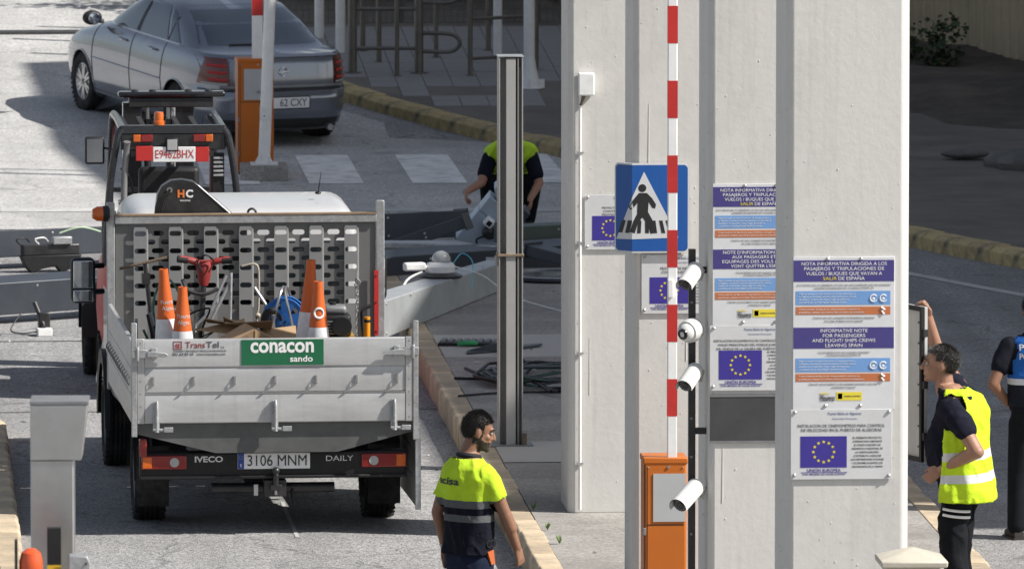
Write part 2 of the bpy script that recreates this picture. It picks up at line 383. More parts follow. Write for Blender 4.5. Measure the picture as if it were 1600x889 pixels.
# --- white columns in a row along the island
CX = [(5.03, 70.75), (5.10, 65.6), (5.17, 60.5), (5.245, 56.1)]
clabel = ['farthest white column, with conduit and white junction box on it', 'white column carrying the blue pedestrian crossing sign',
          'white column with a dark blank plate below its notices', 'nearest and widest white column, with two notice boards']
COLS = []
for (x, y), lb in zip(CX, clabel):
    b = MB().prism([(.03, 0), (.665, 0), (.705, .04), (.705, .72), (0, .72), (0, .03)], 'z', .19, 6.3)
    o = thing('white_column', (x, y, 0), 0, lb, 'column', 'white columns along the island')
    c = b.build('shaft', white_wall, o, bev=.012)
    # lumps and runs of old paint on the faces
    d = MB()
    for k in range(70):
        px, pz = rnd.uniform(.05, .65), rnd.uniform(.2, 4.3); r = rnd.uniform(.0015, .0045)
        if rnd.random() < .05: d.tube([(px, -.001, pz), (px + rnd.uniform(-.003, .003), -.001, pz - rnd.uniform(.1, .5))], [.001, .003], 6)
        else: d.sph((px, 0, pz), (r, .004, r * rnd.uniform(.8, 1.8)), 6, 4)
    for k in range(40):
        py, pz = rnd.uniform(.03, .68), rnd.uniform(.2, 4.3); d.sph((0, py, pz), (.004, .006, .008), 6, 4)
    q = d.build('paint_run', white_wall, o); q['kind'] = 'stuff'
    COLS.append(o)
hd = MB().box(4.9, 6.1, 54, 73.5, 6.3, 6.7); tag(hd.build('roof_beam', white_wall, bev=.02), 'white concrete beam on top of the column row', 'beam', kind='thing')
# --- added flat roof out of view, shaped to shade the side road and crossing
can = thing('shade_canopy', (0, 0, 0), 0, 'added high flat roof, out of view, shading the side road and crossing', 'shade_canopy')
MB().prism([(18.8, 66.5), (18.6, 90.0), (17.2, 91.0), (15.75, 107.5), (17.7, 108.0), (17.6, 150), (70, 150), (70, 66.5)], 'z', 14, 14.4).build('roof', mat('shade_canopy_sheet', (.42, .42, .41), .6), can)
for x, y in ((24, 74), (24, 98), (24, 122), (44, 74), (44, 98), (44, 122)): MB().box(x - .3, x + .3, y - .3, y + .3, 0, 14).build('pillar', white_wall, can)

# ---------------------------------------------------------------- the dropside truck (local: origin under rear axle, +y forward)
T = thing('flatbed_truck', (2.885, 72.25, 0), R(2.0), 'grey aluminium dropside truck loaded with tools, seen from behind', 'truck')
def wheel(parent, x, y, r, w, rim_m, side=1, spokes=0, name='wheel', steer=0, tread=36):
    """tyre with grooved tread, rim and hub; side=+1 when the outside looks to +x"""
    tb = MB(); hw = w / 2
    prof = [(r * .60, -hw * .75), (r * .68, -hw * .95), (r * .80, -hw), (r * .93, -hw * .93), (r * .985, -hw * .78)]
    gr = []
    for k in range(5):
        c = -hw * .6 + k * hw * .3; gr += [(r, c - hw * .11), (r, c + hw * .09), (r * .972, c + hw * .1), (r * .972, c + hw * .18)]
    prof += gr[:-2] + [(r * .985, hw * .78), (r * .93, hw * .93), (r * .80, hw), (r * .68, hw * .95), (r * .60, hw * .75)]
    tb.lathe(prof, ax='x', n=40, caps=False)
    for k in range(tread):
        a = k * math.tau / tread
        for sg in (-1, 1):
            q = MB().box(-.012, .012, -hw * .16, hw * .16, -.004, .006)
            M_ = Matrix.Rotation(a, 4, 'X') @ Matrix.Translation((sg * hw * .80, 0, r * .985)) @ Matrix.Rotation(math.pi / 2, 4, 'Z') @ Matrix.Rotation(sg * .22, 4, 'X')
            q.xf(M_); tb.add(q.v, q.f)
    wh = tb.build(name, rubber, parent, loc=(x, y, r), rot=(0, 0, steer))
    rb = MB(); o = side * hw
    rb.lathe([(r * .62, -o * .8), (r * .64, o * .82), (r * .60, o * .86), (r * .57, o * .66), (r * .50, o * .45 if not spokes else o * .2), (r * .30, o * .5), (r * .17, o * .62), (.001, o * .64)], ax='x', n=40, caps=False)
    if spokes:
        for k in range(spokes):
            for da in (-.16, .16):
                a = k * math.tau / spokes; a2 = a + da
                q = MB().prism([(-.018, r * .1), (.018, r * .1), (.013, r * .60), (-.013, r * .60)], 'x', o * .55, o * .80)
                q.xf(Matrix.Rotation(a2, 4, 'X')); rb.add(q.v, q.f)
    else:
        for k in range(6):
            a = k * math.tau / 6; rb.cyl((o * .5, r * .24 * math.cos(a), r * .24 * math.sin(a)), (o * .58, r * .24 * math.cos(a), r * .24 * math.sin(a)), .012, n=6)
    rb.build('rim', rim_m, wh)
    return wh
def truck():
    planks = alu
    tailred = mat('tail_lamp_red', (.22, .012, .010), .18, v=.1, vs=30, coat=.5); amber = mat('amber_lens', (.6, .12, .01), .2, v=.08, vs=30, coat=.5)
    clear = mat('clear_lens', (.38, .38, .38), .2, v=.05, coat=.4); grn = mat('sign_green', (.010, .125, .055), .4, v=.06, vs=5)
    dkgal = mat('grey_skirt_steel', (.11, .113, .113), .55, .35, v=.22, vs=3, dirt=(.22, .21, .20), da=.25, ds=7)
    YT = -1.2
    # chassis and underside
    c = MB()
    for x in (-.42, .42): c.box(x - .035, x + .035, -1.05, 4.6, .50, .68)
    for y in (-.8, .4, 1.3, 2.6): c.box(-.40, .40, y - .04, y + .04, .52, .66)
    c.build('chassis', blackm, T)
    a = MB(); a.cyl((-.75, 0, .36), (.75, 0, .36), .055); a.sph((0, 0, .36), (.17, .15, .16), 16, 10)
    a.cyl((-.75, 3.5, .34), (.75, 3.5, .34), .05); a.cyl((0, .1, .38), (0, 3.2, .5), .04); a.build('axle', blackm, T)
    for x in (-.55, .55):
        for k in range(3): MB().box(x - .035, x + .035, -.7 + k * .1, .7 - k * .1, .42 - k * .016, .433 - k * .016).build('leaf_spring', blackm, T)
    MB().cyl((-.62, 1.0, .45), (-.62, 1.9, .45), .13, n=20).build('fuel_tank', black, T)
    # bed
    bd = MB().box(-1.02, 1.02, -1.16, 1.66, .885, .95)
    for y in (-1.0, -.4, .2, .8, 1.4): bd.box(-1.0, 1.0, y - .03, y + .03, .80, .884)
    for x in (-.42, .42): bd.box(x - .04, x + .04, -1.1, 1.6, .70, .80)
    bd.build('bed', galvd, T, bev=.004)
    MB().box(-.99, .99, -1.13, 1.63, .951, .962).build('bed_floor', mat('plywood', (.16, .12, .085), .8, v=.3, vs=3, dirt=(.06, .05, .045), da=.6, ds=3), T)
    # tailgate: three hollow planks between end caps
    tg = MB().box(-1.0, 1.0, YT + .012, YT + .03, .835, 1.447).build('tailgate', alu, T)
    for z0, z1, d in ((.835, 1.052, 0), (1.057, 1.236, .006), (1.241, 1.445, 0)):
        b = MB().prism([(YT + .03, z0), (YT + d, z0 + .004), (YT + d - .001, z1 - .012), (YT + d + .004, z1), (YT + .03, z1)], 'x', -.945, .945)
        b.build('plank', planks, tg, bev=.003)
    for sx in (-1, 1):
        e = MB().box(sx * .947, sx * 1.0, YT - .004, YT + .034, .835, 1.45); e.build('end_cap', alu, tg, bev=.004)
        for k in range(7):
            MB().sph((sx * .975, YT - .004, .87 + k * .092), (.006, .004, .006), 8, 5).build('rivet', steel, tg)
    MB().box(-.945, .945, YT - .004, YT + .004, 1.046, 1.056).build('bright_trim', steel, tg)
    for k in range(7):   # rope hooks in the middle plank
        x = -.885 + k * .295
        MB().box(x - .010, x + .010, YT - .004, YT + .006, 1.115, 1.175).tube([(x, YT - .004, 1.168), (x, YT - .018, 1.16), (x, YT - .018, 1.13), (x + .004, YT - .004, 1.122)], .005, 6).build('rope_hook', steel, tg)
    for k in range(6):
        x = -.68 + k * .298
        MB().tube([(x - .012, YT - .002, 1.045), (x - .012, YT - .014, 1.052), (x + .012, YT - .014, 1.062), (x + .014, YT, 1.062)], .005, 6).build('rope_hook', steel, tg)
    for x in (-.86, .0, .865):  # hinges
        h = MB().prism([(x - .022, 1.0), (x - .012, 1.0), (x - .003, .97 + .02), (x + .008, 1.0), (x + .022, .79), (x - .03, .79)], 'y', YT - .030, YT - .005)
        h.tube([(x, YT - .03, 1.0), (x, YT - .045, .93), (x, YT - .04, .82), (x, YT - .045, .775)], [.010, .014, .014, .018], 8)
        h.cyl((x - .03, YT - .045, .795), (x + .11, YT - .045, .79), .012, n=10); h.box(x + .05, x + .115, YT - .062, YT - .03, .778, .812)
        h.build('hinge', galv, tg, bev=.002)
    for sx in (-1, 1):  # corner latches
        l = MB(); z = 1.345
        l.box(sx * 1.04, sx * .93, YT - .045, YT - .008, z - .028, z + .030); l.prism([(sx * .93, z - .022), (sx * .93, z + .02), (sx * .80, z + .008), (sx * .775, z - .008), (sx * .80, z - .022)], 'y', YT - .052, YT - .026)
        l.cyl((sx * 1.0, YT - .04, z - .05), (sx * 1.0, YT - .04, z + .05), .013, n=10); l.box(sx * .86, sx * .90, YT - .03, YT - .004, z - .04, z + .042)
        l.build('latch', galv, tg, bev=.003)
    # lettering on the tailgate
    MB().box(-.245, .352, YT - .0055, YT - .001, 1.253, 1.438).build('sign_panel', grn, tg)
    text('conacon', .150, white_r, tg, (.052, YT - .0068, 1.392), bold=.028, wid=.46); text('sando', .062, white_r, tg, (.19, YT - .0068, 1.296), bold=.02, wid=.165)
    tred = mat('print_red', (.30, .035, .03), .5); tgry = mat('print_grey', (.09, .09, .095), .5)
    text('Trans', .064, tred, tg, (-.578, YT - .003, 1.403), wid=.142); text('Tel', .064, tgry, tg, (-.452, YT - .003, 1.403), bold=.006, wid=.092)
    text('S.A.', .018, tgry, tg, (-.378, YT - .003, 1.387)); text('ALQUILER Y RENTING DE VEHICULOS INDUSTRIALES', .013, tgry, tg, (-.545, YT - .003, 1.362), wid=.385)
    text('961 64 30 13', .024, tgry, tg, (-.668, YT - .003, 1.338), bold=.02, wid=.15); text('www.transtelsa.com', .022, tgry, tg, (-.462, YT - .003, 1.338), wid=.205)
    bx = MB()
    for (x0, x1, z0, z1) in ((-.737, -.675, 1.428, 1.432), (-.737, -.675, 1.374, 1.378), (-.737, -.733, 1.374, 1.432), (-.679, -.675, 1.374, 1.432)): bx.box(x0, x1, YT - .004, YT - .001, z0, z1)
    bx.build('logo_frame', tred, tg); text('tt', .052, tred, tg, (-.706, YT - .003, 1.402), bold=.03)
    # corner posts
    for sx in (-1, 1): MB().box(sx * 1.0015, sx * 1.04, YT - .01, YT + .05, .74 if sx < 0 else .70, 1.565).build('corner_post', galv, T, bev=.004)
    # left side board (up), right side board hanging open
    sb = MB(); s_ = MB()
    for z0, z1 in ((.84, 1.04), (1.045, 1.235), (1.24, 1.43)): MB().box(-1.042, -1.012, -1.14, 1.62, z0, z1).build('side_plank', alu, T, bev=.004)
    for k in range(14): MB().tube([(-1.043, -1.0 + k * .19, 1.16), (-1.06, -.98 + k * .19, 1.14), (-1.06, -.94 + k * .19, 1.11), (-1.043, -.92 + k * .19, 1.09)], .006, 6).build('rope_hook', galv, T)
    for z0, z1 in ((.20, .40), (.405, .60), (.605, .80)): MB().box(1.028, 1.056, -1.16, 1.6, z0, z1).build('dropped_side_plank', alu, T, bev=.004)
    MB().box(1.02, 1.06, -1.185, -1.161, .185, .82).build('side_board_end', galv, T, bev=.003)
    # tapered skirt below the tailgate
    MB().prism([(-1.0, .832), (1.0, .832), (1.0, .755), (.455, .612), (-.43, .612), (-1.0, .755)], 'y', YT + .045, YT + .06).build('skirt', dkgal, T)
    YB = YT + .15
    # bumper bar with lamps and plate, set back under the bed
    bm_ = MB().box(-.975, .965, YB - .02, YB + .10, .415, .612).build('bumper', black, T, bev=.02, seg=3)
    MB().box(-.975, .965, YB - .045, YB - .019, .415, .438).build('bumper_lip', black, T, bev=.006)
    for sx in (-1, 1):
        c0 = sx * .80; lp = MB().box(c0 - .165, c0 + .165, YB - .042, YB - .019, .488, .590).build('tail_lamp', tailred, T, bev=.010, seg=3)
        o = sx * .165; MB().box(c0 + o - sx * .075, c0 + o - sx * .01, YB - .046, YB - .0425, .498, .580).build('indicator_lens', amber, lp, bev=.003)
        xx = c0 - sx * .075; MB().cyl((xx, YB - .046, .539), (xx, YB - .0425, .539), .034, n=20).build('reverse_lens', clear, lp)
    pl = MB().box(-.265, .262, YB - .030, YB - .020, .484, .600).build('number_plate', white_r, T, bev=.004)
    MB().box(-.263, -.219, YB - .0325, YB - .0302, .486, .598).build('blue_band', mat('plate_blue', (.02, .06, .32), .4), pl)
    ink = mat('plate_ink', (.02, .02, .022), .5)
    text('3106 MNM', .112, ink, pl, (.022, YB - .0325, .541), wid=.43); text('E', .03, white_r, pl, (-.241, YB - .0335, .51))
    for a in range(8):
        th_ = a * math.tau / 8; MB().sph((-.241 + .013 * math.cos(th_), YB - .033, .57 + .013 * math.sin(th_)), .002, 5, 4).build('star', mat('star_yellow', (.8, .6, .05), .5), pl)
    chrome = mat('chrome', (.75, .75, .76), .12, .95)
    text('IVECO', .058, chrome, T, (-.475, YB - .022, .556), bold=.028, wid=.205, ext=.003); text('DAILY', .056, chrome, T, (.475, YB - .022, .554), bold=.006, wid=.20, ext=.003)
    # tow bar
    h = MB().cyl((-.45, YB + .12, .33), (.45, YB + .12, .33), .038, n=14); h.box(-.07, .09, YB - .02, YB + .12, .28, .40); h.cyl((.01, YB - .06, .36), (.01, YB - .06, .45), .022, n=12); h.sph((.01, YB - .06, .47), .030, 14, 10); h.box(-.03, .05, YB - .08, YB, .33, .37)
    h.build('tow_hitch', blackm, T, bev=.004)
    MB().cyl((.01, YB - .066, .30), (.01, YB - .066, .40), .012, n=10).build('hitch_pin', steel, T); MB().box(-.14, -.11, YB + .06, YB + .085, .28, .36).build('label_tag', white, T)
    MB().tube([(.14, YB + .1, .34), (.14, YB + .08, .29), (.155, YB + .07, .22)], .014, 8).build('socket', black, T)
    # wheels
    for sx in (-1, 1):
        wheel(T, sx * .845, 0, .355, .235, greym, sx); wheel(T, sx * .86, 3.5, .355, .22, greym, sx)
        MB().tube([(sx * .845, .50 * math.cos(t), .34 + .46 * math.sin(t)) for t in [i * math.pi / 12 for i in range(13)]], .02, 6).build('mudguard_edge', black, T)
        g_ = MB(); P = [(.47 * math.cos(i * math.pi / 14), .34 + .44 * math.sin(i * math.pi / 14)) for i in range(15)]
        g_.add([(sx * .72, y, z) for y, z in P] + [(sx * .98, y, z) for y, z in P], [(i, i + 1, 16 + i, 15 + i) for i in range(14)]); g_.build('mudguard', black, T)
        MB().box(sx * .73, sx * .965, -.56, -.545, .16, .60).build('mud_flap', rubber, T)
    MB().box(-.985, -.93, YT + .02, YT + .09, .59, .72).build('side_marker', tailred, T, bev=.01)
    # headboard: perforated sheet, ribs, top rail, posts
    hb = MB(); YH = 1.68
    hb.box(-.98, -.86, YH, YH + .004, .95, 2.03); hb.box(.86, .98, YH, YH + .004, .95, 2.03); hb.box(-.86, .86, YH, YH + .004, .95, 1.395); hb.box(-.86, .86, YH, YH + .004, 1.985, 2.03)
    slots(hb, -.86, .86, 9, .1323, .046, .0195, .0655, 1.395, YH, .0662, .004)
    hbm = mat('headboard_sheet', (.19, .193, .193), .5, .4, v=.1, vs=3, dirt=(.12, .12, .12), da=.4, ds=3)
    head = hb.build('headboard', hbm, T, smooth=False)
    ribm = mat('rib_steel', (.27, .275, .28), .5, .35, v=.08, vs=3, dirt=(.25, .25, .25), da=.3, ds=3)
    for k in range(7):
        x = -.794 + k * .2646
        r_ = MB()
        r_.prism([(x - .052, .95), (x + .048, .95), (x + .048, 1.395), (x - .052, 1.395)], 'y', YH - .028, YH - .001)
        for rr in range(9):    # the slots go through the rib in every other row
            if rr % 2: r_.box(x - .052, x + .048, YH - .028, YH - .025, 1.395 + rr * .0655, 1.395 + rr * .0655 + .0655)
            else: slots(r_, x - .052, x + .048, 1, .1, .044, .0195, .0655, 1.395 + rr * .0655, YH - .028, 0., .003)
        r_.prism([(x - .050, 1.9846), (x + .046, 1.9846), (x + .040, 2.0), (x - .046, 2.0)], 'y', YH - .028, YH - .001)
        r_.add([(x + .048, YH - .028, 1.39), (x + .048, YH - .028, 1.985), (x + .060, YH - .001, 1.985), (x + .060, YH - .001, 1.39)], [(0, 1, 2, 3)])
        r_.build('rib', ribm, head, smooth=False)
    MB().prism([(YH - .03, 2.025), (YH - .03, 2.085), (YH + .035, 2.085), (YH + .035, 2.03)], 'x', -.985, .985).build('top_rail', galv, head, bev=.004)
    MB().box(-.985, .985, YH - .034, YH + .038, 2.0855, 2.097).build('wood_strip', mat('wood_strip', (.24, .17, .11), .8, v=.3, vs=6, stretch=(1, 8, 8)), head)
    for sx in (-1, 1): MB().box(sx * .986, sx * 1.045, YH - .02, YH + .05, .78, 2.185).build('headboard_post', galv, head, bev=.004)
    rf = MB().box(.965, .998, YH - .045, YH - .0305, 1.17, 1.66).build('red_reflector', redp, head)
    for z in (1.2, 1.42, 1.62): MB().sph((.98, YH - .046, z), .007, 8, 5).build('screw', black, rf)
    lm = MB(); lm.lathe([(.0, -.01), (.05, -.01), (.055, .0), (.05, .05), (.03, .075), (.0, .08)], (-1.065, YH - .05, 2.12), 'y', 20)
    lm.xf(Matrix.Translation((-1.065, YH - .05, 2.12)) @ Matrix.Rotation(R(80), 4, 'X') @ Matrix.Rotation(R(-35), 4, 'Y') @ Matrix.Translation((1.065, -YH + .05, -2.12)))
    L2 = MB().lathe([(.001, -.085), (.035, -.08), (.055, -.045), (.057, 0), (.03, .008)], (0, 0, 0), 'x', 20).build('amber_lamp', amber, T, loc=(-1.075, YH - .02, 2.105))
    MB().lathe([(.04, .0), (.06, .0), (.06, .035), (.04, .05)], (0, 0, 0), 'x', 20).build('lamp_base', black, L2)
    # cab
    cabw = mat('cab_white', (.48, .485, .49), .3, v=.03, vs=2, coat=.4, dirt=(.45, .44, .42), da=.25, ds=3)
    def ring(y, w0, w1, z0, z1, rad):
        P = []; n_ = 7
        for (cx, cz, a0) in ((w1 - rad, z1 - rad, 0), (-(w1 - rad), z1 - rad, 90), (-(w0 - .06), z0 + .06, 180), (w0 - .06, z0 + .06, 270)):
            rr = rad if cz > z0 + .1 else .06
            for i in range(n_):
                t = R(a0 + 90 * i / (n_ - 1)); P.append((cx + rr * math.cos(t), y, cz + rr * math.sin(t)))
        return P
    cb = MB().rings([ring(1.98, .90, .82, .62, 2.01, .14), ring(2.02, .90, .855, .6, 2.055, .14), ring(2.2, .915, .885, .58, 2.10, .16), ring(3.1, .925, .885, .55, 2.13, .17),
                     ring(3.5, .925,   .86, .55, 2.08, .17), ring(3.75, .925, .84, .55, 1.98, .16), ring(4.25, .92, .86, .55, 1.38, .12), ring(4.5, .97, .86, .5, 1.14, .12), ring(4.95, .92, .84, .42, .98, .1), ring(5.08, .84, .78, .42, .86, .1)])
    cab_ = cb.build('cab', cabw, T, ang=50)
    MB().box(-.80, .80, 1.955, 1.984, 1.38, 1.86).build('rear_window', mat('dark_glass', (.02, .025, .03), .06, v=.1, coat=.3), cab_, bev=.03, seg=4)
    for z in (1.93, 1.98, 2.03): MB().box(-.74, .74, 1.99 + (z - 1.93) * .3, 2.012 + (z - 1.93) * .3, z, z + .012).build('swage', cabw, cab_, bev=.004)
    for sx in (-1, 1):
        d = MB().box(sx * .926, sx * .931, 2.95, 4.1, .75, 1.33).build('door', cabw, cab_, bev=.004); MB().box(sx * .9315, sx * .947, 3.0, 3.14, 1.2, 1.235).build('handle', black, d, bev=.005)
        MB().prism([(3.0, 1.36), (4.12, 1.36), (3.68, 1.95), (3.05, 2.0)], 'x', sx * .895, sx * .905).xf(Matrix.Identity(4)).build('side_window', MATS['dark_glass'], cab_)
        fa = MB(); P = [(3.5 + .47 * math.cos(i * math.pi / 14), .34 + .45 * math.sin(i * math.pi / 14)) for i in range(15)]; Q = [(3.5 + .56 * math.cos(i * math.pi / 14), .34 + .56 * math.sin(i * math.pi / 14)) for i in range(15)]
        fa.add([(sx * .985, y, z) for y, z in P] + [(sx * .99, y, z) for y, z in Q] + [(sx * .95, y, z) for y, z in Q], [(i, i + 1, 16 + i, 15 + i) for i in range(14)] + [(15 + i, 16 + i, 31 + i, 30 + i) for i in range(14)]); fa.build('wheel_arch', black, cab_)
        # mirror
        mx = sx * 1.125
        mr = MB().box(mx - .095, mx + .095, 3.42, 3.56, 1.255, 1.605).build('mirror', black, cab_, bev=.045, seg=4)
        MB().box(mx - .076, mx + .076, 3.408, 3.4185, 1.375, 1.585).build('mirror_glass', mat('mirror_glass', (.8, .82, .84), .03, 1., v=0), mr, bev=.012)
        MB().box(mx - .076, mx + .076, 3.408, 3.4185, 1.27, 1.36).build('lower_mirror_glass', MATS['mirror_glass'], mr, bev=.012)
        for z in (1.33, 1.53): MB().tube([(sx * .96, 3.62, z), (sx * 1.06, 3.56, z), (mx, 3.5, z)], .022, 8).build('mirror_arm', black, mr)
    MB().tube([(.62, 2.6, 2.16), (.64, 2.55, 2.33)], [.006, .002], 6).build('aerial', black, cab_)
    MB().sph((.62, 2.6, 2.165), (.025, .025, .012), 10, 6).build('aerial_base', black, cab_)
    # loading crane folded behind the headboard
    crn = MB().prism([(-.67, 1.2), (-.67, 2.12), (-.655, 2.23), (-.62, 2.295), (-.55, 2.338), (-.47, 2.345), (-.385, 2.33), (-.33, 2.29), (.02, 1.99), (.02, 1.72), (-.12, 1.72), (-.36, 2.0), (-.39, 2.03), (-.40, 1.2)], 'y', 1.80, 1.93)
    crane = crn.build('crane', blackm, T, bev=.006)
    MB().tube([(-.35, 1.80, 2.30), (.0, 1.80, 1.99)], .006, 6).build('crane_edge', galv, crane); MB().lathe([(.001, 0), (.022, 0), (.022, .012), (.001, .016)], (0, 0, 0), 'y', 14).build('pivot_bolt', steel, crane, loc=(-.565, 1.79, 2.265))
    for k in range(4): MB().tube(smoothpath([(-.66 + k * .012, 1.79, 1.6), (-.68 + k * .012, 1.77, 2.0), (-.65 + k * .014, 1.77, 2.2), (-.56, 1.785, 2.24 + k * .012)], 5), .008, 6).build('hose', black, crane)
    text('H', .078, mat('logo_orange', (.75, .2, .04), .5), crane, (-.478, 1.797, 2.235), bold=.04); text('C', .078, white_r, crane, (-.415, 1.797, 2.235), bold=.04); text('INDUSTRIE', .016, white_r, crane, (-.448, 1.797, 2.185), bold=.02)
    MB().tube([(.06 + .03 * math.cos(t), 1.86, 2.085 + .03 * math.sin(t)) for t in [i * math.tau / 14 for i in range(14)]], .010, 6, closed=True).build('lifting_eye', blackm, crane)
    MB().box(-.9, .9, 1.76, 1.98, .70, 1.0).build('crane_base', blackm, crane, bev=.01)
truck()

# ---------------------------------------------------------------- forklift ahead of the truck
def forklift():
    F = thing('forklift', (2.47, 80.75, 0), R(1.0), 'red and black forklift ahead of the flatbed truck', 'forklift')
    amber = MATS['amber_lens']; tailred = MATS['tail_lamp_red']
    # red counterweight, rounded in plan
    rs = []
    for z, w, yb in ((.32, .50, -.42), (.40, .58, -.52), (.70, .60, -.58), (1.0, .59, -.57), (1.12, .56, -.53), (1.17, .50, -.46)):
        P = [(w * math.copysign(abs(math.cos(t)) ** .5, math.cos(t)), .1 + (yb - .1) * abs(math.sin(t)) ** .55, z) for t in [math.pi + i * math.pi / 20 for i in range(21)]]
        rs.append([(x, y, z) for x, y, z in P] + [(w, .35, z), (-w, .35, z)])
    MB().rings(rs).build('counterweight', redp, F, bev=.01)
    MB().box(-.55, .55, .36, 1.9, .35, .75).build('body', redp, F, bev=.03)
    MB().prism([(-.40, 1.172), (.62, 1.172), (.58, 1.3), (-.3, 1.27)], 'x', -.46, .46).build('hood', black, F, bev=.02)
    for sx in (-1, 1):
        wheel(F, sx * .50, 0, .265, .21, redp, sx, tread=24); wheel(F, sx * .53, 1.62, .35, .26, redp, sx, tread=24)
        f_ = MB(); P = [(1.62 + .42 * math.cos(t), .35 + .42 * math.sin(t)) for t in [i * math.pi / 12 for i in range(13)]]
        f_.add([(sx * .38, y, z) for y, z in P] + [(sx * .68, y, z) for y, z in P], [(i, i + 1, 14 + i, 13 + i) for i in range(12)]); f_.build('fender', black, F)
    # seat, wheel, dash
    MB().box(-.25, .25, .3, .8, 1.28, 1.40).box(-.25, .25, .22, .34, 1.38, 1.85).build('seat', black, F, bev=.04, seg=3)
    MB().prism([(1.35, .75), (1.6, .75), (1.6, 1.35), (1.45, 1.35)], 'x', -.5, .5).build('dashboard', black, F, bev=.02)
    sw = [( .17 * math.cos(t), 1.28 + .06 * math.sin(t), 1.5 + .16 * math.sin(t)) for t in [i * math.tau / 20 for i in range(20)]]
    MB().tube(sw, .014, 6, closed=True).tube([(0, 1.28, 1.5), (0, 1.45, 1.3)], .02, 8).build('steering_wheel', black, F)
    # overhead guard
    gd = MB()
    for sx in (-1, 1):
        gd.tube(smoothpath([(sx * .555, -.42, 1.1), (sx * .52, -.44, 1.7), (sx * .465, -.46, 2.08), (sx * .435, -.45, 2.19), (sx * .37, -.43, 2.225)], 6), .030, 10)
        gd.tube(smoothpath([(sx * .43, 1.75, 1.0), (sx * .43, 1.55, 1.6), (sx * .42, 1.25, 2.15), (sx * .41, .9, 2.22), (sx * .41, -.3, 2.22), (sx * .42, -.43, 2.21)], 6), .032, 10)
    pass
    gd.box(-.42, .42, -.47, -.40, 2.185, 2.25)
    guard = gd.build('overhead_guard', mat('guard_black', (.02, .022, .026), .25, v=.2, vs=8, coat=.3), F)
    for k in range(6): MB().box(-.36 + k * .144 - .02, -.36 + k * .144 + .02, -.42, 1.05, 2.19, 2.205).build('roof_bar', mat('matt_black', (.012, .012, .013), .9), guard)
    hd = MB().box(-.425, .425, -.465, -.43, 2.05, 2.184).build('rear_panel', blackm, guard, bev=.008)
    for x0, x1, m_ in ((-.325, -.265, amber), (-.263, -.165, tailred), (.165, .263, tailred), (.265, .325, amber)):
        MB().box(x0, x1, -.482, -.466, 2.115, 2.175).build('rear_lamp', m_, guard, bev=.006)
    bc = MB().lathe([(.046, 0), (.046, .03), (.038, .035), (.038, .09), (.034, .105), (.0, .108)], (0, 0, 0), n=20).build('beacon', amber, F, loc=(-.112, -.42, 2.25)); MB().lathe([(.05, -.03), (.05, .0), (.02, .001)], (0, 0, 0), n=20).build('beacon_base', black, bc)
    wl = MB().box(-.062, .042, -.53, -.475, 2.04, 2.15).build('work_lamp', black, F, bev=.012); MB().box(-.05, .03, -.536, -.531, 2.052, 2.138).build('lens', MATS['clear_lens'], wl, bev=.008)
    MB().tube([(-.01, -.49, 2.04), (-.01, -.48, 2.0)], .012, 6).build('lamp_bracket', black, wl)
    # plate carrier
    MB().box(-.34, .33, -.50, -.485, 2.0, 2.04).build('plate_bar', blackm, F)
    pc = MB().box(-.165, .18, -.522, -.51, 1.955, 2.078).build('number_plate', white_r, F, bev=.003)
    text('E9462BHX', .098, redp, pc, (.008, -.5235, 2.016), wid=.315)
    MB().box(-.305, -.167, -.522, -.508, 1.965, 2.085).build('red_board', redp, F, bev=.003); MB().box(.182, .29, -.522, -.508, 1.955, 2.075).build('red_board', redp, F, bev=.003)
    # vent louvres and lines on the right
    for k in range(5): MB().box(.33, .41, -.46, -.44, 1.83 + k * .035, 1.848 + k * .035).build('louvre', galv, guard, bev=.003)
    MB().box(.32, .42, -.44, -.40, 1.2, 2.02).build('cable_duct', black, guard, bev=.008)
    # exhaust with perforated shield
    ex = MB().tube(smoothpath([(-.40, -.46, 1.2), (-.40, -.46, 1.75), (-.385, -.47, 2.0), (-.375, -.50, 2.12)], 6), [.026] * 18 + [.03], 12).build('exhaust', galvd, F)
    sh = MB()
    slots(sh, 0, .28, 14, .028, .009, .0075, .028, 1.25, 0, .014, .002)
    sh.v = [(-.40 + .047 * math.cos(x / .28 * math.tau), -.46 + (.047 + y) * math.sin(x / .28 * math.tau), z) for x, y, z in sh.v]
    sh.build('heat_shield', galvd, ex)
    MB().tube(smoothpath([(-.38, -.42, 1.2), (-.32, -.40, 1.6), (-.35, -.40, 1.8), (-.42, -.4, 1.9)], 6), .014, 8).build('hose', black, ex)
    # mast, carriage, forks
    for sx in (-1, 1):
        MB().box(sx * .14, sx * .30, 2.02, 2.16, .15, 2.24).build('mast_rail', blackgloss, F, bev=.008); MB().box(sx * .20, sx * .26, 2.17, 2.25, .3, 2.24).build('inner_rail', blackm, F, bev=.006)
        MB().prism([(2.3, .08), (2.34, .08), (2.34, .6), (2.3, .6)], 'x', sx * .2, sx * .32).prism([(2.34, .05), (3.5, .05), (3.5, .07), (2.34, .10)], 'x', sx * .2, sx * .32).build('fork', blackm, F)
        MB().cyl((sx * .09, 2.08, .3), (sx * .09, 2.08, 2.1), .03, n=12).build('lift_cylinder', blackm, F); MB().cyl((sx * .09, 2.08, 2.1), (sx * .09, 2.08, 2.25), .02, n=12).build('lift_rod', steel, F)
    MB().box(-.5, .5, 2.26, 2.30, .3, .38).box(-.5, .5, 2.26, 2.30, .6, .68).build('carriage', blackm, F)
    tp = MB().box(-.34, .56, 1.98, 2.14, 2.285, 2.335).build('mast_plate', blackgloss, F, bev=.02, seg=3)
    MB().box(-.25, .46, 2.0, 2.10, 2.2, 2.284).build('mast_crosshead', blackm, F, bev=.01)
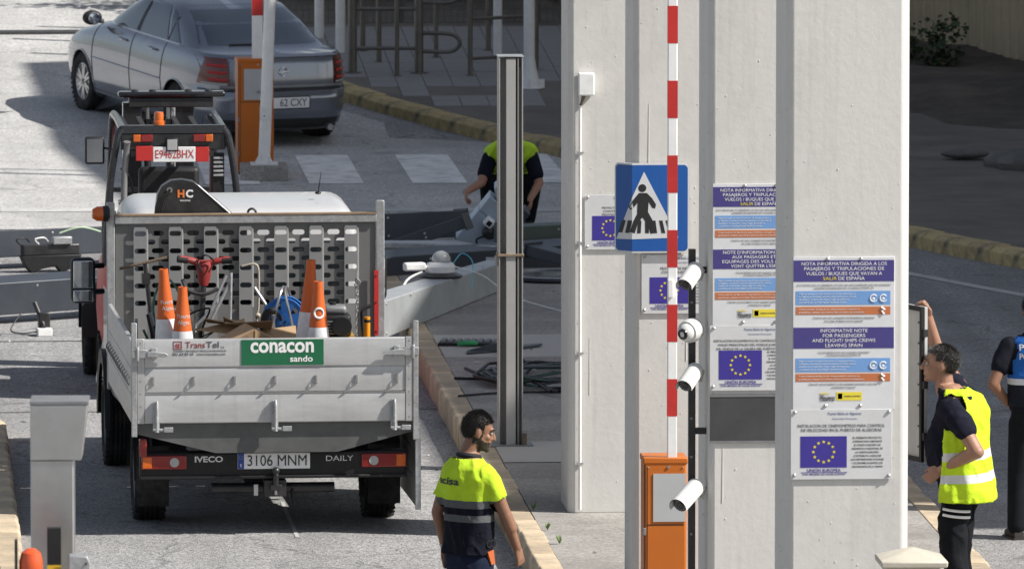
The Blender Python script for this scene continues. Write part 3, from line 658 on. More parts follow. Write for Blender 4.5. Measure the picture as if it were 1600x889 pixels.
    for x in (-.2, -.05, .25, .42): MB().lathe([(.03, 0), (.03, .012), (.012, .018)], (0, 0, 0), n=12).build('bolt', blackm, tp, loc=(x, 2.05, 2.335))
    MB().box(-.44, .5, 1.9, 1.93, 1.5, 1.54).build('cross_bar', blackm, guard)
    # mirror on its arm
    mr = MB().box(-.715, -.555, -.40, -.36, 1.93, 2.155).build('mirror', black, F, bev=.02, seg=3); MB().box(-.065, .065, -.003, .003, -.0975, .0975).build('mirror_glass', mat('dull_mirror', (.30, .31, .32), .08, 1., v=.1, vs=6), mr, bev=.003, loc=(-.635, -.412, 2.043), rot=(R(4), 0, 0))
    MB().tube([(-.56, -.37, 2.06), (-.47, -.42, 2.05)], .010, 8).build('mirror_arm', blackm, mr)
    MB().tube([(.05, 1.0, 1.5), (.05, 1.02, 1.78)], .03, 8).sph((.05, 1.02, 1.8), .035, 10, 8).build('lever', black, F)
forklift()

# ---------------------------------------------------------------- car
def car():
    al = R(20.5)
    K = thing('sedan_car', (4.10, 106.0, gz(106.0) + .0), 0, 'silver grey hatchback car leaving at the top left', 'car', rot=(R(3.0), 0, al))
    paint = mat('car_paint', (.20, .22, .265), .20, .65, v=0., coat=.8)
    glass = mat('car_glass', (.030, .045, .07), .03, v=0., coat=.5, spec=.8)
    trim = mat('car_trim', (.02, .02, .022), .55)
    tab = [(.19, -.78, 3.45, .80), (.25, -.90, 3.55, .855), (.40, -.975, 3.60, .885), (.56, -.98, 3.60, .90), (.63, -.955, 3.58, .905), (.655, -.905, 3.56, .905), (.75, -.90, 3.48, .90), (.85, -.885, 3.25, .888),
           (.93, -.872, 2.90, .868), (.985, -.855, 2.68, .848), (1.015, -.82, 2.52, .825), (1.03, -.50, 2.42, .80), (1.10, -.30, 2.30, .772), (1.25, .06, 2.0, .705), (1.38, .46, 1.68, .632), (1.445, .82, 1.45, .55), (1.465, 1.0, 1.3, .45)]
    def par(z):
        for a, b in zip(tab, tab[1:]):
            if a[0] <= z <= b[0]:
                t = (z - a[0]) / (b[0] - a[0]); q = [a[i] + (b[i] - a[i]) * t for i in range(4)]; return (q[1] + q[2]) / 2, (q[2] - q[1]) / 2, q[3]
        q = tab[-1] if z > tab[-1][0] else tab[0]; return (q[1] + q[2]) / 2, (q[2] - q[1]) / 2, q[3]
    NE = 5.5
    def bul(z): return .012 * math.exp(-((z - .72) / .10) ** 2) if z < 1 else 0
    def side(y, z, d=0, sx=-1):
        c, hl, hw = par(z); t = min(.9999, abs((y - c) / hl)); return (sx * ((hw) * (1 - t ** NE) ** (1 / NE) + d), y, z)
    def rear(x, z, d=0):
        c, hl, hw = par(z); t = min(.9999, abs(x / hw)); return (x, c - hl * (1 - t ** NE) ** (1 / NE) - d, z)
    zs = []
    for a, b in zip(tab, tab[1:]):
        k = max(1, int((b[0] - a[0]) / .025)); zs += [a[0] + (b[0] - a[0]) * i / k for i in range(k)]
    zs.append(tab[-1][0]); NP = 240; ringz = []
    for z in zs:
        c, hl, hw = par(z); raw = []
        for i in range(1440):
            t = i * math.tau / 1440 - math.pi / 2; ct, st = math.cos(t), math.sin(t)
            raw.append((hw * math.copysign(abs(ct) ** (2 / NE), ct), c + hl * math.copysign(abs(st) ** (2 / NE), st)))
        L = [0.]
        for i in range(1440): p, q = raw[i], raw[(i + 1) % 1440]; L.append(L[-1] + math.hypot(q[0] - p[0], q[1] - p[1]))
        out = []; j = 0
        for i in range(NP):
            s_ = L[-1] * i / NP
            while L[j + 1] < s_: j += 1
            out.append((*raw[j % 1440], z))
        ringz.append(out)
    b = MB().rings(ringz)
    # wheel arches: drop the faces inside each arch and pull the rim of the hole onto the circle
    def inarch(p): return abs(p[0]) > .6 and any((p[1] - yc) ** 2 + (p[2] - .325) ** 2 < .352 ** 2 for yc in (0, 2.7))
    keep = []
    for f in b.f:
        if len(f) > 6: keep.append(f); continue
        cx = [sum(b.v[i][k] for i in f) / len(f) for k in range(3)]
        if not inarch(cx): keep.append(f)
    b.f = keep; b.m = [0] * len(keep)
    for i, p in enumerate(b.v):
        if abs(p[0]) > .6:
            for yc in (0, 2.7):
                dy, dz = p[1] - yc, p[2] - .325; r = math.hypot(dy, dz)
                if .325 < r < .375 or (r < .352): b.v[i] = (p[0], yc + dy / r * .352, .325 + dz / r * .352)
    body = b.build('body', paint, K, ang=28)
    MB().box(-.60, .60, -.6, 3.3, .2, .62).build('floor_pan', trim, K)
    for sx in (-1, 1):
        for yc in (0, 2.7):
            wheel(K, sx * .775, yc, .322, .215, mat('alloy', (.55, .55, .56), .3, .8, v=.05, dirt=(.2, .19, .18), da=.4, ds=6), sx, spokes=6)
            lip = [(yc + .353 * math.cos(t), .325 + .353 * math.sin(t)) for t in [R(-18 + i * 216 / 24) for i in range(25)]]
            MB().tube([(side(y, max(z, .2), .0, sx)[0], y, z) for y, z in lip], .010, 6).build('arch_lip', paint, body)
            q = MB(); P = [(yc + .36 * math.cos(t), .325 + .36 * math.sin(t)) for t in [i * math.pi / 14 for i in range(15)]]
            q.add([(sx * .60, y, z) for y, z in P] + [(sx * .86, y, z) for y, z in P], [(i, i + 1, 16 + i, 15 + i) for i in range(14)]); q.add([(sx * .60, y, z) for y, z in P], [tuple(range(15))]); q.build('wheel_well', trim, body)
    def patch(fn, corners, d, n=10, m=6, **kw):
        (a, b_, c, e) = corners; q = MB(); V = []
        for j in range(m + 1):
            for i in range(n + 1):
                u, v = i / n, j / m
                s1 = a[0] + (b_[0] - a[0]) * u; s2 = e[0] + (c[0] - e[0]) * u; z1 = a[1] + (b_[1] - a[1]) * u; z2 = e[1] + (c[1] - e[1]) * u
                V.append(fn(s1 + (s2 - s1) * v, z1 + (z2 - z1) * v, d, **kw))
        q.add(V, [(j * (n + 1) + i, j * (n + 1) + i + 1, (j + 1) * (n + 1) + i + 1, (j + 1) * (n + 1) + i) for j in range(m) for i in range(n)]); return q
    chrome = MATS['chrome']
    for sx in (-1, 1):
        patch(side, [(1.32, 1.05), (2.22, 1.05), (1.62, 1.385), (1.28, 1.40)], .006, sx=sx).build('front_window', glass, body)
        patch(side, [(.44, 1.05), (1.24, 1.05), (1.20, 1.40), (.72, 1.385)], .006, sx=sx).build('rear_window', glass, body)
        patch(side, [(.10, 1.05), (.38, 1.05), (.62, 1.36), (.50, 1.32)], .006, sx=sx).build('quarter_window', glass, body)
        MB().tube([side(y, 1.036, .008, sx) for y in [.08 + i * .09 for i in range(25)]], .008, 6).build('window_trim', chrome, body)
        for ya, yb in ((1.22, 1.30), (.39, .43)):
            patch(side, [(ya, 1.05), (yb, 1.05), (yb - .02, 1.4), (ya + .02, 1.4)], .007, 2, 6, sx=sx).build('pillar_trim', trim, body)
        for yy in (1.27, 2.36, .38):   # door shut lines
            pts = [side(yy - (.18 * max(0, (.62 - z)) if yy < 1 else 0), z, .0015, sx) for z in [.30 + .03 * i for i in range(25)]]
            MB().tube(pts, .0045, 5).build('shut_line', trim, body)
        MB().tube([side(.32 + i * .1, .285, .002, sx) for i in range(21)], .005, 5).build('shut_line', trim, body)
        MB().tube([side(.42 + i * .1, .64, .006, sx) for i in range(20)], [.006] * 20, 6).build('side_moulding', paint, body)
        for yy in (.56, 1.42):
            p = side(yy, .925, 0, sx); MB().tube([(p[0], yy, .925), (p[0] + sx * .03, yy + .03, .93), (p[0] + sx * .03, yy + .17, .932), (p[0], yy + .2, .93)], .015, 8).build('door_handle', paint, body)
        m_ = MB().sph((sx * .965, 2.2, 1.085), (.115, .06, .082), 16, 10).build('door_mirror', black, body); MB().tube([(sx * .83, 2.22, 1.04), (sx * .9, 2.2, 1.05)], .025, 8).build('mirror_stem', trim, m_)
        MB().lathe([(.001, 0), (.06, 0), (.065, .003)], (0, 0, 0), 'y', 16).build('mirror_glass', MATS['mirror_glass'], m_, loc=(sx * .965, 2.137, 1.085))
        # tail lamps wrap round the corner
        V = []; n_ = 16
        lampm = mat('car_lamp', (.10, .010, .010), .12, v=.3, vs=14, coat=.6)
        rows = [.70, .76, .82, .88, .94, .985]; q = MB()
        for z in rows:
            c, hl, hw = par(z)
            t0 = (z - .70) / .285
            xs_ = [.60 + .02 * t0, .66, .72, .78, .82]
            line = [rear(sx * x, z, .008) for x in xs_]
            for y in (-.78, -.70, -.62, -.54 - .06 * t0, -.50 - .1 * t0): line.append(side(y, z, .008, sx))
            V.append(line)
        w_ = len(V[0]); q.add([p for l in V for p in l], [(j * w_ + i, j * w_ + i + 1, (j + 1) * w_ + i + 1, (j + 1) * w_ + i) for j in range(len(rows) - 1) for i in range(w_ - 1)])
        lp = q.build('tail_lamp', lampm, body)
        for z in (.755, .83, .905):
            pts = [rear(sx * x, z, .012) for x in (.635, .69, .74, .78)]; MB().tube(pts, .017, 6).build('lamp_bar', mat('lamp_bar_red', (.45, .02, .018), .2, coat=.5), lp)
        pts = [rear(sx * x, .712, .012) for x in (.63, .70, .77, .82)]; MB().tube(pts, .012, 6).build('reverse_lens', MATS['clear_lens'], lp)
    patch(rear, [(-.70, 1.07), (.70, 1.07), (.52, 1.395), (-.52, 1.395)], .006, 16, 8).build('rear_screen', glass, body)
    MB().tube([rear(x, 1.075, .02) for x in (-.42, -.2, .0, .10)], .010, 6).build('rear_wiper', trim, body)
    MB().tube([rear(-.70 + i * .1, .675, .010) for i in range(15)], .017, 8).build('chrome_strip', galvd, body)
    MB().tube([rear(-.61 + i * .0612, .985, .001) for i in range(21)], .004, 5).build('shut_line', trim, body)
    MB().tube([rear(-.84 + i * .084, .642, .006) for i in range(21)], .009, 5).build('bumper_gap', trim, body)
    for sx in (-1, 1): MB().tube([rear(sx * .605, .66 + .033 * i, .001) for i in range(10)], .004, 5).build('shut_line', trim, body)
    patch(rear, [(-.78, .22), (.78, .22), (.80, .33), (-.80, .33)], .006, 20, 4).build('lower_valance', trim, body)
    p = rear(0, .5, .006)
    pl = MB().box(-.262, .262, p[1] - .014, p[1], .455, .57).build('number_plate', white_r, body, bev=.004); MB().box(-.275, .275, p[1] - .008, p[1] + .003, .442, .583).build('plate_frame', trim, body)
    text('62 CXY', .115, MATS['plate_ink'], pl, (.075, p[1] - .0155, .511), wid=.31)
    MB().box(-.26, -.222, p[1] - .0165, p[1] - .0142, .457, .568).build('blue_band', MATS['plate_blue'], pl)
    p = rear(0, .83, .004); MB().tube([(.045 * math.cos(t), p[1] - .004, .83 + .045 * math.sin(t)) for t in [i * math.tau / 24 for i in range(24)]], .006, 6, closed=True).tube([(-.06, p[1] - .005, .825), (.0, p[1] - .005, .832), (.06, p[1] - .005, .84)], .005, 6).build('badge', chrome, body)
    MB().cyl((.52, -.85, .24), (.52, -.98, .235), .035, n=14).build('exhaust', steel, K)
car()

# ---------------------------------------------------------------- left barrier, its post and plinth
def barrier(name_label, loc, rz, arm_label_h, stripes, armlen, w, d, h, arm_r, phase, arm_dx):
    B = thing('barrier', loc, rz, name_label, 'barrier')
    cab = MB().box(-w / 2, w / 2, -d / 2, d / 2, .03, h).build('cabinet', orange, B, bev=.018, seg=3)
    MB().box(-w / 2 - .006, w / 2 + .006, -d / 2 - .006, d / 2 + .006, h - .035, h + .006).build('lid', orange, cab, bev=.008)
    MB().box(-w / 2 + .01, w / 2 - .01, -d / 2 + .01, d / 2 - .01, 0, .05).build('plinth', black, cab)
    MB().box(-w / 2 + .06, w / 2 - .01, -d / 2 - .006, -d / 2 - .001, h - .42, h - .10).build('label_plate', mat('grey_label', (.42, .43, .44), .45, v=.05, vs=5), cab)
    MB().lathe([(.001, 0), (.010, 0), (.010, .006), (.001, .008)], (0, 0, 0), 'y', 12).build('lock', steel, cab, loc=(0.02, -d / 2 - .008, h - .055))
    MB().box(-w / 2 - .0012, -w / 2 + .004, -d / 2 - .0012, -d / 2 + .004, .06, h - .04).build('corner_seam', black, cab)
    MB().box(-w / 2 + .02, w / 2 - .02, -d / 2 - .0015, -d / 2 + .001, h - .445, h - .438).build('door_seam', black, cab); MB().box(-w / 2 + .02, -w / 2 + .024, -d / 2 - .0015, -d / 2 + .001, .08, h - .06).build('door_seam', black, cab)
    for zz in (.2, .55): MB().box(-w / 2 - .008, -w / 2 + .012, -d / 2 - .008, -d / 2 + .01, zz, zz + .05).build('door_hinge', galvd, cab, bev=.003)
    for xx in (-.4, .4): MB().sph((xx * w, -d / 2 - .002, h - .06), .006, 8, 5).build('screw', galvd, cab)
    arm = MB().box(arm_dx - arm_r, arm_dx + arm_r, -d / 2 + .02, -d / 2 + .055, h - .1, h + armlen).build('arm', white_r, B, bev=.006)
    z = h + phase
    while z < h + armlen - .1:
        if z > h: MB().box(arm_dx - arm_r - .0015, arm_dx + arm_r + .0015, -d / 2 + .0185, -d / 2 + .0565, z, z + stripes).build('red_band', redp, arm)
        z += stripes * 2
    return B, cab, arm
orange.node_tree.nodes['Principled BSDF'].inputs['Specular IOR Level'].default_value = .3
bl, bc_, ba_ = barrier('orange barrier cabinet beside the grey car, its arm raised', (3.99, 101.9, .0), R(3), 0, .45, 2.6, .37, .34, 1.20, .055, .45, .02)
text('ADES', .05, MATS['print_grey'], bc_, (.06, -.178, .86), shear=.2)
pst = thing('white_post', (4.06, 101.2, 0), 0, 'slim white steel post standing before the orange barrier cabinet', 'post')
MB().box(-.24, .24, -.2, .25, 0, .16).build('footing', conc, pst, bev=.012)
MB().box(-.14, .14, -.13, .13, .16, .175).build('base_plate', white, pst)
MB().tube([(0, 0, .17), (.04, 0, 1.2), (.115, 0, 3.2)], [.062, .060, .058], 18).build('shaft', white, pst)
for k in range(4): MB().prism([(.055, .176), (.125, .176), (.062, .26)], 'y', -.006, .006).xf(Matrix.Rotation(k * math.pi / 2 + .78, 4, 'Z')).build('gusset', white, pst)
hb_ = MB().box(-.045, .05, -.072, -.055, .62, .76).build('hatch', white, pst, bev=.004); MB().sph((.0, -.073, .66), .008, 8, 6).build('lock', black, hb_)

# ---------------------------------------------------------------- load on the truck bed (each piece its own thing)
TM = Matrix.Translation((2.885, 72.25, 0)) @ Matrix.Rotation(R(2), 4, 'Z')
def load(name, x, y, z, rz, label, cat, group=None, tilt=(0, 0)):
    p = TM @ Vector((x, y, z)); return thing(name, p, 0, label, cat, group, rot=(R(tilt[0]), R(tilt[1]), R(rz + 2)))
BZ = .962
coneo = mat('cone_orange', (.60, .115, .015), .5, v=.1, vs=8, dirt=(.25, .08, .03), da=.4, ds=8)
conew = mat('cone_sleeve', (.70, .71, .73), .4, v=.06, vs=9, dirt=(.4, .39, .38), da=.45, ds=7, fleck=.1, bs=120)
def cone(x, y, h, label, tilt, words, rz=0, z=BZ):
    c = load('traffic_cone', x, y, z, rz, label, 'traffic cone', 'traffic cones on the truck bed', tilt)
    r = lambda q: .135 + (.028 - .135) * q
    MB().prism([(-.18, -.15), (-.15, -.18), (.15, -.18), (.18, -.15), (.18, .15), (.15, .18), (-.15, .18), (-.18, .15)], 'z', 0, .035).build('base', mat('cone_base', (.03, .03, .032), .8), c, bev=.008)
    MB().lathe([(r(0), .035), (r(.15), h * .15)], n=28, caps=False).build('foot', coneo, c)
    MB().lathe([(r(.15) + .002, h * .15), (r(.62) + .002, h * .62)], n=28, caps=False).build('reflective_sleeve', conew, c)
    MB().lathe([(r(.62), h * .62), (r(.93), h * .93), (.036, h * .945), (.033, h), (.026, h), (.022, h - .05)], n=28, caps=False).build('tip', coneo, c)
    if words:
        for k, w_ in enumerate(words):
            t = text(w_, .042, white_r, c, (0, 0, 0), (0, 0, 0), bold=.01)
            hz = h * .75 - k * .045
            for v in t.data.vertices:
                zz = hz + v.co.y; rr = r(zz / h) + .002; a = v.co.x / rr - math.pi / 2; v.co = (rr * math.cos(a), rr * math.sin(a), zz)
    else:
        q = MB(); pts = []
        for i in range(20):
            a = i * math.tau / 20; zz = h * .74 + .035 * math.sin(a); rr = r(zz / h) + .002; t = -math.pi / 2 + .035 * math.cos(a) / rr; pts.append((rr * math.cos(t), rr * math.sin(t), zz))
        q.tube(pts, .008, 6, closed=True); q.build('emblem', white_r, c)
    return c
cone(-.735, -.78, .95, 'taller traffic cone of the left pair on the truck bed', (0, -3), ['Puerto', 'Algec.'], 20, .97)
cone(-.655, -.93, .84, 'shorter traffic cone of the left pair, nearest the tailgate', (1, 0), ['Puerto', 'Algec.'], 10)
cone(.262, -.72, 1.0, 'taller traffic cone of the right pair on the truck bed', (1, 2), ['o'], 30, .97)
cone(.335, -.93, .87, 'shorter traffic cone of the right pair, with a round white emblem', (1, 0), None)
# blue cable reel on a tube stand
bluep = mat('reel_blue', (.025, .15, .50), .38, v=.06, vs=8, dirt=(.02, .06, .16), da=.3, ds=9)
cr = load('cable_reel', .19, .36, BZ, -12, 'blue plastic cable reel on a tube stand', 'cable reel')
for y in (-.075, .065):
    rb = MB()
    rb.lathe([(.125, y), (.158, y - .004), (.162, y + .005), (.158, y + .014), (.125, y + .012)], (0, 0, .47), 'y', 36, caps=False)
    for k in range(5):
        a = k * math.tau / 5 + .3; rb.prism([(-.035, .03), (.035, .03), (.05, .13), (-.05, .13)], 'y', y - .001, y + .010)
        i0 = len(rb.v) - 8; rb.xf(Matrix.Translation((0, 0, .47)) @ Matrix.Rotation(a, 4, 'Y'), i0)
    rb.lathe([(.045, y - .005), (.045, y + .012)], (0, 0, .47), 'y', 20); rb.build('flange', bluep, cr)
MB().lathe([(.06, -.065), (.1, -.06), (.1, .055), (.06, .06)], (0, 0, .47), 'y', 28).build('cable_drum', rubber, cr)
for sx in (-1, 1): MB().tube(smoothpath([(sx * .13, -.12, 0), (sx * .10, -.11, .3), (sx * .02, -.10, .66), (sx * .02, .10, .66), (sx * .10, .11, .3), (sx * .13, .12, 0)], 5), .010, 8).build('stand', steel, cr)
MB().tube(smoothpath([(.02, -.10, .46), (-.01, -.13, .40), (.03, -.13, .30), (-.06, -.14, .2), (-.02, -.15, .1)], 6), .007, 6).build('loose_cable', black, cr)
MB().tube([(-.01, -.085, .47), (-.06, -.12, .55)], .014, 8).build('crank', black, cr)
# cardboard
card = mat('cardboard', (.38, .255, .145), .85, v=.12, vs=5, dirt=(.22, .15, .09), da=.3, ds=6, b=.1, bs=60)
cbx = load('cardboard_box', -.27, -.55, BZ, 14, 'open cardboard box lying against the tailgate', 'cardboard box')
def sheet(P, t, name, par): # thin folded board between 3d corners
    a, b, c, d = [Vector(p) for p in P]; n = (b - a).cross(d - a).normalized() * t
    MB().add([a, b, c, d, a + n, b + n, c + n, d + n], [(0, 1, 2, 3), (4, 5, 6, 7), (0, 1, 5, 4), (1, 2, 6, 5), (2, 3, 7, 6), (3, 0, 4, 7)]).build(name, card, par)
sheet([(-.30, -.18, .28), (.10, -.24, .50), (.12, .05, .52), (-.28, .10, .30)], .005, 'flap', cbx)
sheet([(-.30, -.18, .28), (.10, -.24, .50), (.11, -.20, .28), (-.27, -.14, .05)], .005, 'side', cbx)
sheet([(.10, -.24, .50), (.42, -.16, .34), (.44, .14, .36), (.12, .05, .52)], .005, 'flap', cbx)
sheet([(.11, -.20, .28), (.38, -.12, .20), (.42, -.16, .34), (.10, -.24, .50)], .005, 'side', cbx)
MB().box(-.26, .36, -.10, .16, 0, .27).build('carton', card, cbx, bev=.004)
text('FRAGIL', .035, MATS['print_grey'], cbx, (.0, -.247, .44), (R(80), R(-28), R(-8)))
cpi = load('cardboard_scrap', -.13, .02, BZ, -8, 'heap of torn cardboard sheets behind the open box', 'cardboard')
for k in range(7):
    x, y, z = rnd.uniform(-.2, .2), rnd.uniform(-.12, .15), .30 + k * .032; a, b = rnd.uniform(.12, .22), rnd.uniform(.08, .14); r1, r2 = rnd.uniform(-.1, .12), rnd.uniform(-.1, .1)
    sheet([(x - a, y - b, z + r1), (x + a, y - b * .8, z - r1 * .5), (x + a * .9, y + b, z + r2), (x - a, y + b, z)], .006, 'sheet', cpi)
MB().box(-.22, .22, -.15, .17, 0, .29).build('carton', card, cpi, bev=.004)
# red earth auger with two handlebars
au = load('earth_auger', -.415, .55, BZ, 6, 'red two-handled powered earth auger standing on the bed', 'auger', tilt=(-3, 2))
MB().rings([[(r_ * math.cos(t) * (1.1 if math.cos(t) > 0 else 1), r_ * .9 * math.sin(t), z) for t in [i * math.tau / 16 for i in range(16)]] for r_, z in ((.03, .70), (.042, .74), (.052, .80), (.058, .84), (.05, .88), (.03, .89))]).build('motor', mat('worn_red', (.28, .025, .022), .6, v=.2, vs=10, dirt=(.08, .03, .03), da=.6, ds=9), au)
for sx in (-1, 1):
    MB().tube(smoothpath([(sx * .03, 0, .86), (sx * .10, -.02, .885), (sx * .19, -.03, .90)], 5), [.026] * 6 + [.024] * 4 + [.022], 10).build('handle', MATS['worn_red'], au)
    MB().tube([(sx * .13, -.025, .887), (sx * .205, -.03, .895)], .027, 10).build('grip', rubber, au)
    MB().tube(smoothpath([(sx * .05, -.04, .9), (sx * .0, -.09, .93), (-sx * .06, -.07, .88), (-sx * .02, -.08, .8)], 6), .006, 6).build('cable', black, au)
MB().tube([(.0, 0, .72), (-.02, .0, .05)], .022, 10).build('shaft', blackm, au)
for P in ([(.16, -.05, .78), (.05, -.06, .52), (-.06, -.04, .40)], [(.20, -.02, .74), (.06, -.03, .45)], [(.20, -.03, .80), (.20, -.04, .2)], [(-.06, -.04, .42), (-.08, -.06, .1)]): MB().tube(P, .012, 8).build('brace', galv, au)
MB().tube(smoothpath([(-.16, 0, .74), (-.12, -.05, .66), (0, -.07, .64), (.10, -.05, .68)], 6), .014, 8).build('guard_hoop', blackm, au)
fl = MB()
for k in range(30):
    a = k * .6; z = .05 + k * .011; fl.add([(-.02, 0, z), (-.02 + .09 * math.cos(a), .09 * math.sin(a), z), (-.02 + .09 * math.cos(a + .62), .09 * math.sin(a + .62), z + .011)], [(0, 1, 2)])
fl.build('auger_flight', blackm, au)
rc = load('cord_rope', -.06, .58, BZ, 0, 'frayed pale cord hanging beside the auger', 'rope')
MB().tube(smoothpath([(-.05, 0, .84), (.06, -.02, .85), (.075, -.02, .7), (.07, -.02, .52), (.06, -.02, .47), (.05, .0, .1)], 6), .009, 6).sph((.065, -.02, .475), .022, 8, 6).build('cord', mat('pale_cord', (.42, .38, .31), .9, b=.5, bs=80), rc)
# T-bar with threaded rod
tb = load('threaded_tool', -.80, .55, BZ, 4, 'T shaped tool with a long threaded bar on top', 'tool', tilt=(0, -2))
q = MB().tube([(-.19, -.02, .845), (.165, .02, .905)], .011, 8)
for k in range(30): t = k / 29; q.lathe([(.009, -.004), (.0145, 0), (.009, .004)], (-.19 + .355 * t, -.02 + .04 * t, .845 + .06 * t), 'x', 8)
q.build('threaded_bar', mat('rusty_steel', (.16, .12, .085), .6, .4, v=.3, vs=20), tb)
MB().tube([(0, 0, .87), (.03, 0, .45), (.05, 0, .0)], .017, 8).box(-.03, .03, -.03, .03, .72, .80).build('shaft', blackm, tb)
cg = load('cable_coil', -.68, .35, BZ, 0, 'coil of thin green wire beside the left cones', 'cable')
gw = mat('green_wire', (.03, .12, .085), .5)
for k in range(7):
    a0 = rnd.uniform(-.3, .3); MB().tube([(.10 * math.cos(t) * (1 + .1 * math.sin(3 * t + a0)) + rnd.uniform(-.004, .004), -.02 + .012 * k, .50 + .27 * math.sin(t + .1 * a0)) for t in [i * math.tau / 30 for i in range(30)]], .005, 5, closed=True).build('strand', gw, cg)
bg = load('tool_bundle', -.80, .05, BZ, 10, 'bundle of straps and hand tools along the left side board', 'tools')
for k in range(9):
    x = rnd.uniform(-.1, .12); y = rnd.uniform(-.3, .3); MB().tube(smoothpath([(x, y, 0), (x + rnd.uniform(-.05, .05), y, .25), (x + rnd.uniform(-.08, .06), y + .05, rnd.uniform(.38, .58))], 5), rnd.uniform(.008, .02), 8).build('handle', [blackm, rubber, galvd, redp, gw][k % 5], bg)
MB().box(-.12, .1, -.12, .1, 0, .33).build('crate', black, bg, bev=.01)
sw_ = load('loose_wires', -.45, .15, BZ, 0, 'tangle of loose black wires between the cones and the auger', 'wires')
for k in range(10):
    z0 = rnd.uniform(.2, .5); MB().tube(smoothpath([(rnd.uniform(-.3, .0), rnd.uniform(-.2, .3), .02), (rnd.uniform(-.28, .05), rnd.uniform(-.1, .2), z0), (rnd.uniform(-.25, .1), rnd.uniform(-.1, .2), z0 + rnd.uniform(.05, .2)), (rnd.uniform(-.2, .15), rnd.uniform(-.1, .2), z0 - .05), (rnd.uniform(-.2, .2), 0, .05)], 7), rnd.uniform(.004, .008), 6).build('wire', [black, black, gw, MATS['pale_cord'], blackm][k % 5], sw_)
wb = load('wood_plank', -.68, -.35, BZ, 25, 'short pale timber offcut behind the left cones', 'plank'); MB().box(-.16, .18, -.03, .03, .28, .36).build('board', card, wb, bev=.004); MB().box(-.1, -.04, -.03, .03, 0, .279).build('leg', card, wb)
# compactor: engine on yellow deck
yel = mat('machine_yellow', (.55, .30, .02), .45, v=.08, vs=6, dirt=(.2, .12, .03), da=.45, ds=6)
pc_ = load('plate_compactor', .45, .40, BZ, -2, 'yellow plate compactor with black and grey engine', 'compactor')
MB().box(-.46, .26, -.22, .25, .29, .335).build('deck', yel, pc_, bev=.006); MB().box(-.40, .2, -.25, .27, 0, .05).build('base_plate', blackm, pc_, bev=.01)
for x in (-.38, .18):
    for y in (-.15, .18): MB().cyl((x, y, .05), (x, y, .29), .03, n=12).build('damper', rubber, pc_)
text('AVERPE', .05, MATS['plate_ink'], pc_, (-.33, -.2215, .312), bold=.015); text('MOTOR', .028, MATS['plate_ink'], pc_, (.13, -.2215, .312))
eng = MB().box(.02, .23, -.13, .12, .335, .50).build('engine', black, pc_, bev=.025, seg=3)
MB().box(.03, .20, -.10, .10, .50, .565).build('fuel_tank', galvd, eng, bev=.025, seg=3); MB().lathe([(.025, 0), (.025, .02), (.0, .022)], (0, 0, 0), n=14).build('fuel_cap', black, eng, loc=(.1, 0, .565))
MB().lathe([(.07, -.02), (.075, 0), (.07, .03), (.0, .035)], (0, 0, 0), 'y', 20).build('recoil_starter', black, eng, loc=(.16, -.155, .42)); MB().box(-.10, .015, -.10, .02, .36, .52).build('air_filter', galvd, eng, bev=.02)
for k in range(5): MB().box(.05, .2, -.136, -.131, .36 + k * .022, .37 + k * .022).build('fin', galvd, eng)
MB().cyl((-.03, -.02, .52), (-.03, -.02, .56), .03, n=12).build('muffler', blackm, eng)
pp = load('black_hose', .02, .15, BZ, 0, 'bent black pipe rising beside the cable reel', 'pipe')
MB().tube(smoothpath([(.06, 0, .0), (.0, 0, .3), (.0, 0, .45), (.02, 0, .53), (.08, .02, .55)], 6), .028, 12).build('pipe', black, pp); MB().lathe([(.033, .40), (.033, .43)], n=14).build('collar', blackm, pp)
cr_ = load('steel_bar', .03, .28, BZ, 0, 'bare steel bar leaning behind the black pipe', 'bar'); MB().tube([(.10, -.1, .0), (.07, .02, .5), (-.06, .1, .70)], .013, 10).build('bar', steel, cr_)
yt = load('orange_tube', .80, .33, BZ, 0, 'bright orange tube standing by the right side', 'tube'); MB().cyl((0, 0, 0), (0, 0, .48), .022, n=16).build('tube', mat('tube_orange', (.75, .28, .01), .4), yt); MB().lathe([(.024, .44), (.024, .46)], n=16).build('ring', black, yt)
hk = load('chain_hoist', .74, .52, BZ, 0, 'hanging hook and chain at the right of the headboard', 'hook')
for k in range(22): MB().tube([(.012 * math.cos(t) * (1 if k % 2 else .5), .012 * math.cos(t) * (.5 if k % 2 else 1), .1 + k * .03 + .019 * math.sin(t)) for t in [i * math.tau / 10 for i in range(10)]], .0045, 5, closed=True).build('link', galvd, hk)
MB().tube(smoothpath([(0, 0, .80), (.0, -.01, .75), (.022, -.01, .72), (.0, -.01, .69), (-.02, -.01, .71)], 6), .008, 8).build('hook', steel, hk); MB().tube(smoothpath([(.06, 0, .1), (.04, 0, .45), (.05, 0, .52), (.1, 0, .54)], 5), .016, 8).build('lever', blackm, hk)

